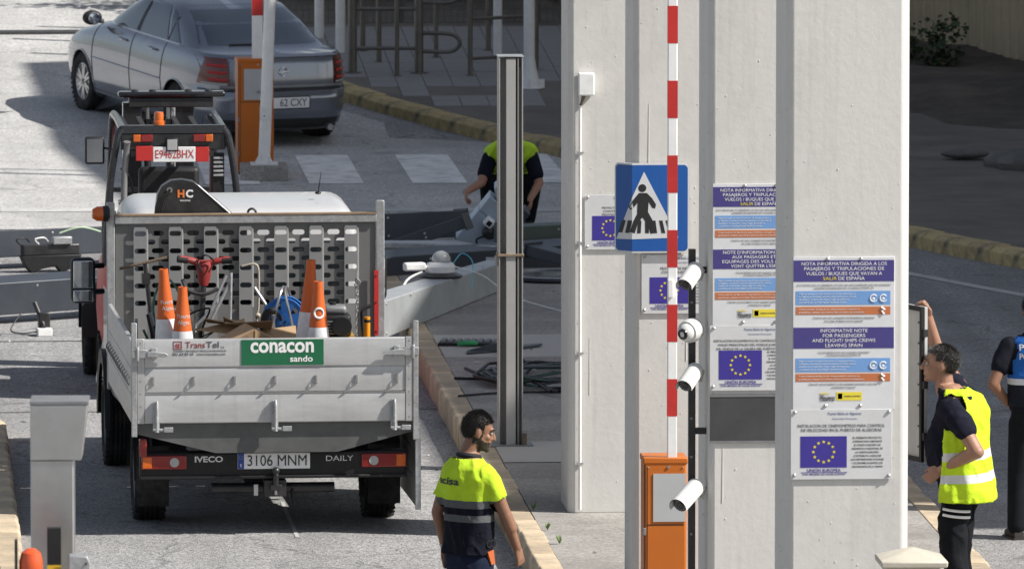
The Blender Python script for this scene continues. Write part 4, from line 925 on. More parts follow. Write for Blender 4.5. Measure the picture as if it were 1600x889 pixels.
# ---------------------------------------------------------------- the fallen gantry
slate = mat('gantry_slate', (.048, .056, .070), .45, .2, v=.1, vs=2, dirt=(.08, .085, .09), da=.35, ds=2)
pale = mat('gantry_pale', (.42, .44, .45), .45, .4, v=.08, vs=2.5, dirt=(.25, .25, .24), da=.4, ds=3)
def beam(name, a, b, w, h, m, label, cat='beam', group='fallen gantry pieces', roll=0, cap=True, taper=1.):
    a, b = Vector(a), Vector(b); d = b - a; L = d.length
    o = thing(name, a, 0, label, cat, group, rot=(R(roll), -math.asin(d.z / L), math.atan2(d.y, d.x)))
    body = MB().rings([[(0, -w / 2, 0), (0, w / 2, 0), (0, w / 2, h), (0, -w / 2, h)], [(L, -w / 2 * taper, 0), (L, w / 2 * taper, 0), (L, w / 2 * taper, h * taper), (L, -w / 2 * taper, h * taper)]]).build('box_section', m, o, bev=.008)
    k = .5
    while k < L - .2:
        MB().box(k - .006, k + .006, -w / 2 - .004, w / 2 + .004, h - .02, h + .004).build('seam', m, o) if False else None
        for z in (.04, h - .04): MB().sph((k, -w / 2, z), (.012, .006, .012), 8, 5).build('bolt', galv, o)
        k += .85
    if cap: 
        for x in (-.012, L): MB().box(x, x + .012, -w / 2 * (taper if x > 0 else 1) - .02, w / 2 * (taper if x > 0 else 1) + .02, -.02, h * (taper if x > 0 else 1) + .02).build('end_plate', m, o, bev=.003)
    return o, L
bB, LB = beam('gantry_beam', (-1.2, 85.2, .10), (7.3, 90.55, .10), .30, .29, slate, 'long slate box beam lying across the lane, nearer of the two', roll=7)
bA, LA = beam('gantry_beam', (-1.2, 90.85, .09), (5.62, 93.35, .12), .30, .25, slate, 'long slate box beam lying across the lane, farther of the two', roll=-6)
bL, LL = beam('fallen_column', (4.08, 82.75, .20), (5.62, 87.65, .20), .30, .33, pale, 'pale gantry leg lying on the kerb with a dome camera on it', roll=0, taper=.72)
bT, LT = beam('gantry_bar', (4.6, 89.75, .36), (6.1, 89.35, .34), .06, .05, galv, 'thin bright steel bar lying on top of the fallen beams', cap=False)
bP, LP = beam('gantry_plate', (4.6, 90.1, .33), (5.5, 90.4, .30), .5, .04, pale, 'pale flat plate lying between the two fallen beams', cap=False)
bS, LS = beam('gantry_brace', (6.05, 92.3, .12), (7.2, 92.9, .10), .18, .16, slate, 'short slate brace lying beyond the steel post')
bG, LG = beam('gantry_end_piece', (5.85, 90.3, .2), (7.6, 91.6, .15), .3, .3, mat('gantry_green', (.06, .085, .075), .5, .2), 'dull green grey end piece of the gantry near the columns')
sg = thing('black_sign_disc', (6.15, 88.3, .2), R(20), 'round black sign panel lying flat on the island', 'sign')
MB().lathe([(.0, 0), (.42, 0), (.43, .02), (.42, .04), (.0, .04)], n=40).build('disc', blackgloss, sg); MB().tube([(.40 * math.cos(t), .40 * math.sin(t), .042) for t in [i * math.tau / 40 for i in range(40)]], .01, 6, closed=True).build('rim', galv, sg)
for nm, A_, B_, w_, h_, lb in (('bent_bracket', (4.75, 91.3, .12), (5.55, 91.05, .42), .22, .12, 'short bent slate bracket sticking up between the fallen beams'), ('broken_panel_arm', (6.0, 88.9, .36), (6.75, 88.1, .22), .2, .1, 'broken slate arm lying beyond the steel post near the disc')): beam(nm, A_, B_, w_, h_, slate, lb, 'gantry piece')
# equipment under / on the left part of the beams
eqp = thing('lane_signal', (1.62, 91.55, .16), R(14), 'black lane signal box hanging from the farther fallen beam', 'signal')
MB().prism([(-.28, .0), (.30, .0), (.24, -.12), (.1, -.16), (.05, -.1), (-.1, -.13), (-.18, -.16), (-.24, -.1)], 'y', -.26, -.14).build('hood', black, eqp, bev=.008); MB().box(-.26, .28, -.25, -.13, .0, .10).build('case', blackm, eqp, bev=.01)
for k, x in enumerate((-.28, -.1, .12)): MB().tube(smoothpath([(x, -.2, .1), (x - .04, -.22, .15), (x + .05, -.2, .16), (x + .1, -.16, .12)], 5), .007, 6).build('cable', [black, white, galv][k], eqp)
MB().box(.02, .2, -.28, -.20, .10, .17).build('terminal', galv, eqp, bev=.008); MB().tube(smoothpath([(.1, -.2, .2), (.3, -.22, .25), (.5, -.18, .2)], 5), .008, 6).build('wire', mat('pale_green_wire', (.45, .6, .4), .6), eqp)
eq2 = thing('detector_box', (1.5, 85.55, 0), R(10), 'small white detector box on the road under the nearer beam', 'detector')
MB().box(-.06, .07, -.10, .0, .0, .07).build('case', white, eq2, bev=.008); MB().tube(smoothpath([(.0, -.05, .07), (.0, .02, .12), (-.05, .1, .28)], 5), .02, 8).build('bracket', blackm, eq2); MB().box(-.03, .07, .0, .07, .05, .2).build('foot', blackm, eq2, bev=.01)
MB().tube(smoothpath([(-.06, -.05, .04), (-.2, -.06, .03), (-.28, .0, .06), (-.16, .1, .2)], 6), .006, 6).build('cable', black, eq2)
# dome camera and small bullet camera on the leg
dc = thing('dome_camera', (4.97, 85.65, .475), R(15), 'white dome camera lying on the pale gantry leg', 'camera')
MB().lathe([(.19, 0), (.20, .02), (.13, .05), (.0, .055)], n=28).build('plate', blackm, dc); MB().lathe([(.13, .05), (.135, .10), (.11, .13), (.06, .14)], n=28).build('housing', white, dc); MB().sph((0.01, 0, .15), (.085, .085, .085), 20, 12).build('dome', mat('smoked_dome', (.35, .36, .36), .06, coat=.5, v=.05), dc)
b_ = MB().box(-.34, -.15, -.07, .02, .07, .14).build('sensor', white, dc, bev=.015); MB().tube([(-.16, -.03, .1), (-.1, 0, .08)], .02, 8).build('sensor_arm', white, dc)
MB().tube(smoothpath([(-.18, -.05, .06), (-.34, -.12, .0), (-.48, -.4, -.1), (-.52, -.7, -.26)], 6), .010, 6).build('cable', white, dc); MB().tube(smoothpath([(.1, -.05, .1), (.35, -.1, .02), (.55, -.4, -.15), (.9, -.8, -.26)], 6), .006, 6).build('cable', white, dc)
MB().tube(smoothpath([(.12, 0, .12), (.22, .05, .2), (.3, 0, .12), (.25, -.1, -.1)], 6), .005, 6).build('wire', mat('cyan_wire', (.1, .45, .6), .5), dc)
# the pale-blue camera housing the man is handling
hs = thing('camera_housing', (5.70, 92.35, .14), 0, 'pale blue grey sheet metal housing with two cameras, tilted on the wreck', 'housing', rot=(R(12), R(38), R(4)))
bl_ = mat('pale_blue_sheet', (.42, .49, .56), .4, .35, v=.06, vs=3, dirt=(.28, .3, .32), da=.3, ds=4)
MB().box(-.21, .13, -.12, .12, -.05, .30).build('lower_panel', bl_, hs, bev=.006); MB().box(-.21, .13, -.13, .12, .305, .47).build('middle_panel', bl_, hs, bev=.006); MB().prism([(-.13, .475), (.12, .475), (.06, .62), (-.21, .62), (-.225, .55)], 'y', -.12, .12).xf(Matrix.Identity(4)).build('upper_panel', bl_, hs, bev=.006)
MB().box(.135, .20, -.10, .14, -.05, .56).build('dark_side', slate, hs, bev=.004)
for x, z in ((-.07, .27), (.05, .30)): 
    cmr = MB().box(x - .045, x + .045, -.22, -.125, z - .035, z + .05).build('camera', white, hs, bev=.015, seg=3); MB().box(x - .02, x + .025, -.226, -.2205, z - .015, z + .03).build('lens', black, cmr)
MB().sph((.0, -.15, .19), (.07, .04, .06), 14, 8).build('bracket', blackm, hs); MB().tube(smoothpath([(.0, -.16, .16), (-.06, -.2, .08), (.02, -.18, .02)], 5), .01, 6).build('cable', black, hs)
# litter on the island
tr = thing('tool_tray', (5.0, 82.55, .2), R(-8), 'black tool tray with green handled tool on the island', 'tray')
MB().box(-.22, .30, -.12, .18, 0, .03).build('tray', black, tr, bev=.006)
for k in range(16): MB().box(-.2 + (k % 8) * .062, -.16 + (k % 8) * .062, -.08 + (k // 8) * .13, .02 + (k // 8) * .13, .03, .045).build('socket', galvd, tr)
MB().tube(smoothpath([(-.05, -.2, .03), (.03, -.19, .04), (.12, -.16, .035)], 5), [.02] * 10 + [.012], 8).build('grip', mat('tool_green', (.03, .30, .10), .5), tr)
pn = thing('loose_sheet', (5.30, 81.9, .205), R(8), 'flat dark slate sheet lying near the steel post', 'sheet metal')
MB().prism([(-.35, -.10), (-.02, .06), (.36, .36), (.42, .50), (-.05, .30), (-.33, .02)], 'z', 0, .02).build('sheet', slate, pn, bev=.004); MB().prism([(-.33, .021), (.0, .10), (.05, .021)], 'y', .0, .015).build('bent_edge', slate, pn)
cl = thing('cable_heap', (5.45, 79.7, .2), 0, 'heap of loose dark cables on the island behind the steel post', 'cables')
for k in range(9):
    a, b = rnd.uniform(.25, .55), rnd.uniform(.5, 1.1); cx, cy = rnd.uniform(-.1, .2), rnd.uniform(-.3, .3); ph = rnd.uniform(0, 6)
    P = [(cx + a * math.cos(t) + .06 * math.sin(2 * t + ph), cy + b * math.sin(t) + .1 * math.cos(3 * t + ph), .012 + .035 * abs(math.sin(2 * t + ph)) + .006 * k) for t in [ph + i * rnd.uniform(4.5, 6.6) / 26 for i in range(27)]]
    MB().tube(P, .010 if k % 3 else .014, 6).build('cable', [black, mat('cable_green', (.03, .075, .06), .5), mat('cable_grey', (.10, .11, .12), .5)][k % 3], cl)
MB().tube(smoothpath([(-.75, -1.2, .01), (-.4, -1.0, .012), (.1, -.95, .01), (.5, -1.1, .012)], 6), .010, 6).build('cable', black, cl); MB().tube(smoothpath([(-.7, .15, .01), (-.3, .05, .012), (.0, .2, .01)], 6), .012, 6).build('cable', black, cl)

# ---------------------------------------------------------------- grey steel post on the island
sp = thing('steel_post', (4.895, 75.12, .2), R(0), 'tall grey steel post with profiled sides on the island', 'post')
gp = mat('post_paint', (.33, .325, .315), .5, .2, v=.06, vs=2, dirt=(.2, .19, .18), da=.35, ds=3, streak=.25)
MB().box(-.093, -.083, -.10, .10, 0, 2.98).build('flange', gp, sp, bev=.002); MB().box(.083, .093, -.10, .10, 0, 2.98).build('flange', gp, sp, bev=.002)
MB().box(-.0829, .0829, -.012, .012, 0, 2.975).build('web', gp, sp); MB().box(-.036, .038, -.095, -.0125, 0, 2.97).build('cable_duct', mat('duct_paint', (.42, .41, .395), .5, .2, v=.05, vs=2, dirt=(.28, .27, .25), da=.3, ds=3), sp, bev=.003)
MB().box(.052, .060, -.10, -.0125, 0, 2.97).build('strip', gp, sp); MB().box(.066, .078, -.06, -.0125, .02, 2.9).build('strip', gp, sp)
MB().box(-.101, .101, -.108, .108, 1.455, 1.475).build('clamp_band', mat('rusty_band', (.25, .19, .13), .6, .4, v=.3, vs=15), sp, bev=.003); MB().box(-.12, -.0935, -.09, -.03, 1.38, 1.46).build('clamp_bracket', gp, sp, bev=.003)
MB().box(-.10, .10, -.103, .103, 2.981, 2.99).build('top_plate', galv, sp, bev=.002); MB().box(-.16, .17, -.16, .16, 0, .012).build('base_plate', galvd, sp)
MB().box(.085, .12, -.14, -.105, .012, .10).build('rust_spot', MATS['rusty_steel'], sp)

# ---------------------------------------------------------------- notices and fittings on the columns
purple = mat('notice_purple', (.055, .045, .20), .5, v=.06, vs=6); lblue = mat('notice_blue', (.16, .32, .62), .5, v=.05, vs=6); lor = mat('notice_orange', (.50, .16, .06), .5, v=.05, vs=6)
paper = mat('notice_white', (.66, .665, .68), .45, v=.04, vs=3, dirt=(.45, .45, .45), da=.3, ds=5); nink = mat('notice_ink', (.05, .05, .06), .6); nyel = mat('notice_yellow', (.75, .62, .05), .5)
eub = mat('flag_blue', (.045, .03, .27), .45, v=.05, vs=5); acr = mat('acrylic_board', (.62, .625, .63), .2, v=.05, vs=2, dirt=(.45, .45, .44), da=.35, ds=3, coat=.3)
tblue = mat('small_blue_print', (.10, .14, .32), .5)
def bolt(p, par): MB().lathe([(.010, 0), (.010, -.006), (.005, -.010), (.001, -.010)], (0, 0, 0), 'y', 10).build('bolt', steel, par, loc=p)
def star(cx, cz, r, y, par):
    P = [(cx + (r if i % 2 == 0 else r * .4) * math.sin(i * math.pi / 5), cz + (r if i % 2 == 0 else r * .4) * math.cos(i * math.pi / 5)) for i in range(10)]
    MB().prism(P, 'y', y - .001, y).build('star', nyel, par, smooth=False)
U = .00161
def notice(x, z, y, label, top, mid, sm1, sm2, grp='notice boards on the columns'):
    o = thing('notice_board', (x, y, z), 0, label, 'notice', grp)
    W = 363 * U
    def X(p): return (p - 47) * U
    def Z(p): return -(p - 50) * U
    MB().box(0, W, -.008, 0, Z(595), 0).build('panel', paper, o, bev=.002)
    def band(x0, x1, y0, y1, m, nm='colour_band'): return MB().box(X(x0), X(x1), -.0095, -.0081, Z(y1), Z(y0)).build(nm, m, o)
    def ln(s, xc, yc, sz, m, w=None, b=0., al='CENTER'): return text(s, sz * U, m, o, (X(xc), -.0105, Z(yc)), bold=b, wid=w * U if w else None, align=al, ext=.0003)
    band(48, 408, 62, 138, purple); band(48, 408, 302, 377, purple)
    for i, (s_, w) in enumerate(top): ln(s_, 229, 75 + 17.5 * i, 17, white_r, w)
    for i, (s_, w) in enumerate(mid): ln(s_, 229, 314 + 17.5 * i, 17, white_r, w)
    ln('SALIR', 178, 127.5, 17, nyel, 50); ln('DE ESPAÑA', 255, 127.5, 17, white_r, 94)
    for yy in (150, 161): ln(['Se le informa que va a abandonar una zona que esta considerada como de transmision', 'comunitaria de enfermedad por coronavirus (COVID-19).'][yy > 155], 229, yy, 8.5, nink, 335 if yy < 155 else 215)
    for y0 in (172, 412):
        band(57, 395, y0, y0 + 49, lblue)
        for k, s_ in enumerate(sm1): ln(s_, 68, y0 + 10 + k * 10, 8.6, white_r, None, 0, 'LEFT').data
        for cx in (335, 370):
            q = MB().tube([(X(cx) + 12 * U * math.cos(t), -.0105, Z(y0 + 26) + 12 * U * math.sin(t)) for t in [.6 + i * 5.2 / 16 for i in range(17)]], 2.4 * U, 5); q.sph((X(cx), -.0105, Z(y0 + 27)), (5 * U, .001, 6 * U), 8, 5); q.build('icon', white_r, o)
    for y0 in (228, 467):
        band(57, 395, y0, y0 + 28, lor)
        for k, s_ in enumerate(sm2): ln(s_, 68, y0 + 9 + k * 11, 8.2, white_r, None, 0, 'LEFT')
        MB().tube([(X(362), -.0105, Z(y0 + 2)), (X(374), -.0105, Z(y0 + 10)), (X(364), -.0105, Z(y0 + 16)), (X(372), -.0105, Z(y0 + 27))], 4 * U, 6).build('icon', white_r, o)
    for y0 in (267, 279, 391, 401, 504, 516): ln({267: 'Conserve esta nota y entreguela a las Autoridades competentes', 279: 'de su lugar de destino si le es requerida.', 391: 'You are leaving an area with community transmission', 401: 'of coronavirus disease (COVID-19).', 504: 'Keep this note and submit it to the competent authorities in your place', 516: 'of destination if required.'}[y0], 229, y0, 8.5, nink)
    band(203, 294, 533, 563, nyel, 'emblem_panel'); band(208, 224, 538, 558, redp, 'crest'); ln('GOBIERNO DE ESPAÑA', 260, 548, 7, nink, 58)
    ln('ESTO', 162, 538, 9, nyel, 34, .03); ln('LO', 152, 546, 9, nink, 14, .03); ln('PARAMOS', 171, 554, 11, nink, 52, .04); ln('UNIDOS', 171, 562, 8, nink, 52, .03)
    for p in ((170, 57), (290, 57), (164, 582), (288, 582)): bolt((X(p[0]), -.008, Z(p[1])), o)
    return o
SM1 = ['Vigile su estado de salud durante los 14 dias posteriores a', 'su llegada y si presenta sintomas respiratorios (tos, fiebre),', 'quedese en su domicilio / hotel / lugar de residencia', 'y contacte con las Autoridades Sanitarias locales.']
SM2 = ['Si tiene sensacion de falta de aire, empeoramiento o sensacion de', 'gravedad por cualquier otro sintoma, llame al numero de emergencias.']
TOP = [('NOTA INFORMATIVA DIRIGIDA A LOS', 305), ('PASAJEROS Y TRIPULACIONES DE', 286), ('VUELOS / BUQUES QUE VAYAN A', 272)]
notice(5.28, 3.425, 56.098, 'white notice with purple headings on the nearest column, with the English text', TOP, [('INFORMATIVE NOTE', 168), ('FOR PASSENGERS', 152), ('AND FLIGHT/ SHIPS CREWS', 226), ('LEAVING SPAIN', 132)], SM1, SM2)
notice(5.195, 3.465, 60.498, 'white notice with purple headings on the third column, with the French text', TOP, [("NOTE D'INFORMATION DESTINEE", 285), ('AUX PASSAGERS ET AUX', 214), ('EQUIPAGES DES VOLS / NAVIRES', 290), ("VONT QUITTER L'ESPAGNE", 222)], SM1, SM2)
def euboard(x, z, y, label, title, sc_=1., grp='union notice boards'):
    o = thing('project_board', (x, y, z), 0, label, 'notice', grp); o.scale = (sc_, 1, sc_)
    W = 363 * U; Zt = lambda p: -(p - 597) * U; X = lambda p: (p - 37) * U
    MB().box(0, W, -.012, -.003, Zt(848), 0).build('panel', acr, o, bev=.002)
    def ln(s, xc, yc, sz, m, w=None, b=0., al='CENTER', sh=0.): return text(s, sz * U, m, o, (X(xc), -.0135, Zt(yc)), bold=b, wid=w * U if w else None, align=al, ext=.0003, shear=sh)
    ln('Puerto Bahía de Algeciras', 230, 612, 13, tblue, 118); ln('Autoridad Portuaria', 230, 630, 7, paper if False else tblue, 90)
    for i, (s_, w) in enumerate(title): ln(s_, 218, 656 + i * 15.5, 15 if len(title) < 3 else 12.5, nink, w)
    fl = MB().box(X(72), X(238), -.0135, -.0121, Zt(805), Zt(693)).build('flag', eub, o)
    for k in range(12): a = k * math.tau / 12; star(X(155) + 37 * U * math.sin(a), Zt(749) + 36 * U * math.cos(a), 7 * U, -.0136, fl)
    for i, s_ in enumerate(['EL PRESENTE PROYECTO,', 'COFINANCIADO MEDIANTE', 'EL FONDO EUROPEO DE', 'DESARROLLO REGIONAL DE', 'LA UNION EUROPEA,', 'CONTRIBUYE A REDUCIR', 'LAS DISPARIDADES SOCIALES', 'Y ECONOMICAS ENTRE LOS', 'CIUDADANOS DE LA UNION']): ln(s_, 312, 699 + i * 12.9, 9.2, nink, min(118, 5.0 * len(s_)), .008)
    ln('UNIÓN EUROPEA', 156, 815, 15, eub, 120, .01); ln('"UNA MANERA DE HACER EUROPA"', 156, 829, 9, eub, 158, .01, sh=.25)
    MB().box(X(75), X(240), -.0135, -.0121, Zt(823), Zt(821.5)).build('rule', eub, o)
    for px, pz in ((52, 607), (388, 607), (50, 832), (388, 835)): bolt((X(px), -.012, Zt(pz)), o)
    return o
euboard(5.268, 2.548, 56.098, 'acrylic project board with blue flag below the notice on the nearest column', [('INSTALACION DE CINEMOMETROS PARA CONTROL', 312), ('DE VELOCIDAD EN EL PUERTO DE ALGECIRAS', 288)])
euboard(5.178, 2.588, 60.498, 'acrylic project board with blue flag below the notice on the third column', [('INSTALACION DE ELEMENTOS DE CONTENCION DE VEHICULOS', 330), ('VIALES PRINCIPALES DEL MUELLE JUAN CARLOS I Y', 300), ('DEL MUELLE DE LA GALERA DEL PUERTO DE ALGECIRAS', 310)])
euboard(5.148, 2.50, 70.748, 'acrylic project board with blue flag beside the conduit on the farthest column', [('PROYECTO DE INSTALACION DE', 200), ('CONTROLES DE ACCESO', 190), ('PROTECCION PORTUARIA', 200)], .98)
euboard(5.155, 2.55, 65.598, 'acrylic project board half hidden behind the cameras', [('PROYECTO DE INSTALACION DE', 200), ('CONTROLES DE ACCESO', 190)], .98)
bp = thing('blank_plate', (5.18, 60.498, 1.86), 0, 'dark blank plate on the third column', 'plate')
MB().box(0, .58, -.007, 0, 0, .30).build('plate', mat('dark_plate', (.055, .055, .058), .4, v=.15, vs=3, dirt=(.09, .09, .09), da=.4, ds=4), bp); MB().box(.0, .58, -.010, -.0072, .285, .30).build('trim', galvd, bp); MB().box(.0, .58, -.010, -.0072, 0, .012).build('trim', galvd, bp)
# conduit and junction box on the farthest column
cd = thing('electrical_conduit', (5.115, 70.74, .2), 0, 'thin white conduit with junction box on the farthest column', 'conduit')
MB().cyl((0, -.012, .02), (0, -.012, 3.02), .011, n=10).build('pipe', white, cd); MB().box(-.015, .10, -.06, .005, 3.02, 3.185).build('junction_box', white, cd, bev=.008)
MB().box(-.010, .095, -.066, -.0605, 3.027, 3.178).build('box_cover', white, cd, bev=.004)
for z in (.35, 1.15, 1.95, 2.6): MB().box(-.024, .024, -.026, .004, z, z + .014).build('clip', galv, cd)
MB().tube([(.03, -.02, 3.02), (.0, -.012, 2.95)], .012, 8).build('gland', MATS['rusty_steel'], cd)
# folded pedestrian crossing sign wrapped round the second column's corner
def ped_sign():
    o = thing('crossing_sign', (5.09, 65.565, 0), 0, 'blue pedestrian crossing sign folded round the second column', 'sign')
    S2 = .707; F0 = .150; UW = .535; Z0, Z1 = 2.565, 3.165
    sb = mat('sign_blue', (.012, .095, .36), .35, v=.08, vs=5, dirt=(.02, .06, .18), da=.3, ds=5); sw = mat('sign_white', (.62, .63, .64), .35, v=.05, vs=4); sk = mat('sign_black', (.02, .02, .022), .45)
    def fold(u, z, d):
        if u >= F0: return (u - F0, -d, z)
        return (-(F0 - u) * S2 - d * S2 + 0, (F0 - u) * S2 - d * S2, z)
    def sheet2(P, d0, d1, m, nm, par):
        bm = bmesh.new(); f = bm.faces.new([bm.verts.new((u, z, 0)) for u, z in P])
        bmesh.ops.bisect_plane(bm, geom=bm.verts[:] + bm.edges[:] + bm.faces[:], plane_co=(F0, 0, 0), plane_no=(1, 0, 0))
        bmesh.ops.triangulate(bm, faces=bm.faces[:])
        ex = bmesh.ops.extrude_face_region(bm, geom=bm.faces[:])
        for g_ in ex['geom']:
            if isinstance(g_, bmesh.types.BMVert): g_.co.z = 1
        me = bpy.data.meshes.new(nm)
        for v in bm.verts: v.co = fold(v.co.x, v.co.y, d1 if v.co.z > .5 else d0)
        bmesh.ops.recalc_face_normals(bm, faces=bm.faces); bm.to_mesh(me); bm.free(); me.materials.append(m)
        q = bpy.data.objects.new(nm, me); col.objects.link(q); q.parent = par; return q
    def rr(u0, u1, z0, z1, r, n=6):
        P = []
        for cu, cz, a0 in ((u1 - r, z1 - r, 0), (u0 + r, z1 - r, 90), (u0 + r, z0 + r, 180), (u1 - r, z0 + r, 270)):
            for i in range(n + 1): a = R(a0 + 90 * i / n); P.append((cu + r * math.cos(a), cz + r * math.sin(a)))
        return P
    pl = sheet2(rr(0, UW, Z0, Z1, .035), -.018, .004, sw, 'plate', o)
    sheet2(rr(.012, UW - .012, Z0 + .012, Z1 - .012, .028), .0042, .0055, sb, 'blue_field', pl)
    def Uz(x, y):   # photograph drawing units -> sheet
        px, py = 870 + x * .45, y * .45; return (F0 + (px - 990) / 234 if px >= 990 else F0 - (990 - px) / 234 / S2, 3.165 - (py - 256) / 234)
    sheet2([Uz(218, 835), Uz(428, 828), Uz(308, 598)], .0057, .0066, sw, 'triangle', pl)
    hx, hz = Uz(302, 655); sheet2([(hx + .027 * math.cos(i * math.tau / 16), hz + .027 * math.sin(i * math.tau / 16)) for i in range(16)], .0068, .0078, sk, 'pictogram_head', pl)
    B_ = [(290, 672), (318, 672), (336, 690), (350, 712), (347, 726), (337, 724), (324, 703), (322, 738), (337, 765), (347, 812), (331, 814), (318, 777), (302, 757), (286, 780), (276, 812), (261, 808), (271, 770), (284, 745), (285, 706), (273, 722), (263, 730), (257, 721), (272, 694)]
    sheet2([Uz(*p) for p in B_][::-1], .0068, .0078, sk, 'pictogram_body', pl)
    for x0 in (232, 252, 286, 312, 338, 364, 388): sheet2([Uz(x0 + (x0 - 308) * .1, 812), Uz(x0 + 13 + (x0 - 308) * .1, 812), Uz(x0 + 12 - (x0 - 308) * .06, 768), Uz(x0 - (x0 - 308) * .06, 768)], .0070, .0080, sk, 'pictogram_bar', pl)
    MB().box(.0, .3, .0, .03, 2.7, 2.74).box(.0, .3, .0, .03, 3.0, 3.04).build('bracket', galvd, o)
ped_sign()
# right hand barrier
rb_, rc_, ra_ = barrier('orange barrier cabinet among the white columns, red and white arm raised', (5.262, 65.03, .2), 0, 0, .2475, 3.6, .285, .30, 1.06, .032, .28, .045)
MB().box(.013, .05, -.155, -.131, 2.13, 2.25).build('reflector', white, ra_, bev=.005)
# camera mast with its four cameras
cm = thing('camera_mast', (5.08, 60.64, 0), 0, 'black mast with cable clips beside the third column', 'mast')
MB().box(-.022, .022, -.022, .022, .2, 3.05).build('mast', blackm, cm, bev=.003)
for k in range(9): MB().sph((-.004, -.023, .8 + k * .24), .010, 8, 6).build('bolt', galvd, cm)
for z in (.9, 1.9, 2.9): MB().box(.022, .10, -.015, .015, z, z + .04).build('bracket', blackm, cm)
camw = mat('camera_white', (.62, .62, .60), .4, v=.05, vs=6, dirt=(.4, .39, .36), da=.3, ds=8)
def bullet(z, label, yaw=-26, pit=24, L=.165, r=.044):
    o = thing('bullet_camera', (5.075, 60.53, z - .005), 0, label, 'camera', 'cameras on the black mast', rot=(R(pit), 0, R(yaw)))
    MB().lathe([(.03, .07), (r * .92, .06), (r, .03), (r, -L + .05), (r * .95, -L + .04)], (0, 0, 0), 'y', 24).build('housing', camw, o)
    s_ = MB(); n_ = 14; P = [R(-20 + 220 * i / n_) for i in range(n_ + 1)]
    s_.add([((r + .006) * math.cos(a), y, (r + .006) * math.sin(a)) for y in (.06, -L) for a in P] + [((r + .009) * math.cos(a), y, (r + .009) * math.sin(a)) for y in (.06, -L) for a in P], [(i, i + 1, n_ + 2 + i, n_ + 1 + i) for i in range(n_)] + [(2 * n_ + 2 + i, 2 * n_ + 3 + i, 3 * n_ + 4 + i, 3 * n_ + 3 + i) for i in range(n_)]); s_.build('sun_shield', camw, o)
    fc = MB().lathe([(r * .94, -L + .039), (r * .94, -L + .034), (.001, -L + .034)], (0, 0, 0), 'y', 24).build('front_glass', blackgloss, o)
    for k in range(12):
        a = k * math.tau / 12; MB().sph((r * .66 * math.cos(a), -L + .033, r * .66 * math.sin(a)), .006, 6, 4).build('led', galvd, fc)
    MB().lathe([(.016, -L + .033), (.016, -L + .030), (.001, -L + .030)], (0, 0, 0), 'y', 14).build('lens', blackgloss, fc)
    MB().tube([(0, .02, -r), (.02, .06, -r - .03), (.03, .10, -.02)], .014, 8).build('bracket', camw, o); return o
bullet(2.91, 'topmost white bullet camera on the black mast'); bullet(2.285, 'white bullet camera below the round camera on the mast'); bullet(1.56, 'lowest white bullet camera, above the orange cabinet', -34, 24, .20, .05)
o = thing('round_camera', (5.05, 60.52, 2.55), 0, 'round white turret camera in the middle of the black mast', 'camera', 'cameras on the black mast', rot=(R(10), 0, R(-38)))
MB().lathe([(.03, .08), (.07, .07), (.075, .02), (.068, -.02)], (0, 0, 0), 'y', 24).build('collar', camw, o); MB().sph((0, -.02, 0), .058, 18, 12).build('ball', camw, o); MB().lathe([(.035, -.066), (.033, -.074), (.001, -.076)], (0, 0, 0), 'y', 18).build('lens', blackgloss, o)
# capped gate pillar, door cabinet
gpil = thing('capped_pillar', (5.84, 54.9, 0), 0, 'low beige pillar with a pyramid cap before the nearest column', 'pillar')
beige = mat('beige_cap', (.52, .485, .40), .6, v=.08, vs=3, dirt=(.28, .26, .21), da=.4, ds=4, b=.15, bs=60)
MB().box(-.15, .15, -.15, .15, .19, 1.80).build('shaft', beige, gpil, bev=.01)
MB().rings([[(s_ * x, s_ * y, z) for x, y in ((-1, -1), (1, -1), (1, 1), (-1, 1))] for s_, z in ((.185, 1.80), (.19, 1.835), (.02, 1.895))]).build('cap', beige, gpil, bev=.008)
cabn = thing('control_cabinet', (6.50, 66.30, .11), 0, 'grey control cabinet with its door swung open beside the nearest column', 'cabinet')
MB().box(-.3, .40, 0, .4, 1.0, 2.05).build('case', greym, cabn, bev=.008); MB().box(.0, .1, .15, .25, .08, 1.0).build('stand', galvd, cabn)
dr = MB().box(0, .46, -.012, .012, 1.0, 2.05).build('door', mat('door_grey', (.46, .46, .45), .5, v=.06, vs=3, dirt=(.3, .29, .27), da=.4, ds=4), cabn, bev=.004, loc=(.42, -.02, 0), rot=(0, 0, R(-67)))
for z0, z1 in ((1.0, 1.03), (2.02, 2.05)): MB().box(.0, .46, -.035, -.0125, z0, z1).build('door_frame', black, dr)
for x0 in (.0, .43): MB().box(x0, x0 + .03, -.035, -.0125, 1.031, 2.019).build('door_frame', black, dr)
for k in range(7):
    for x in (.08, .38): MB().sph((x, -.014, 1.1 + k * .14), .008, 8, 5).build('rivet', galvd, dr)
for z in (1.15, 1.5, 1.85): MB().box(.455, .49, -.03, .0, z, z + .05).build('lock', blackm, dr)
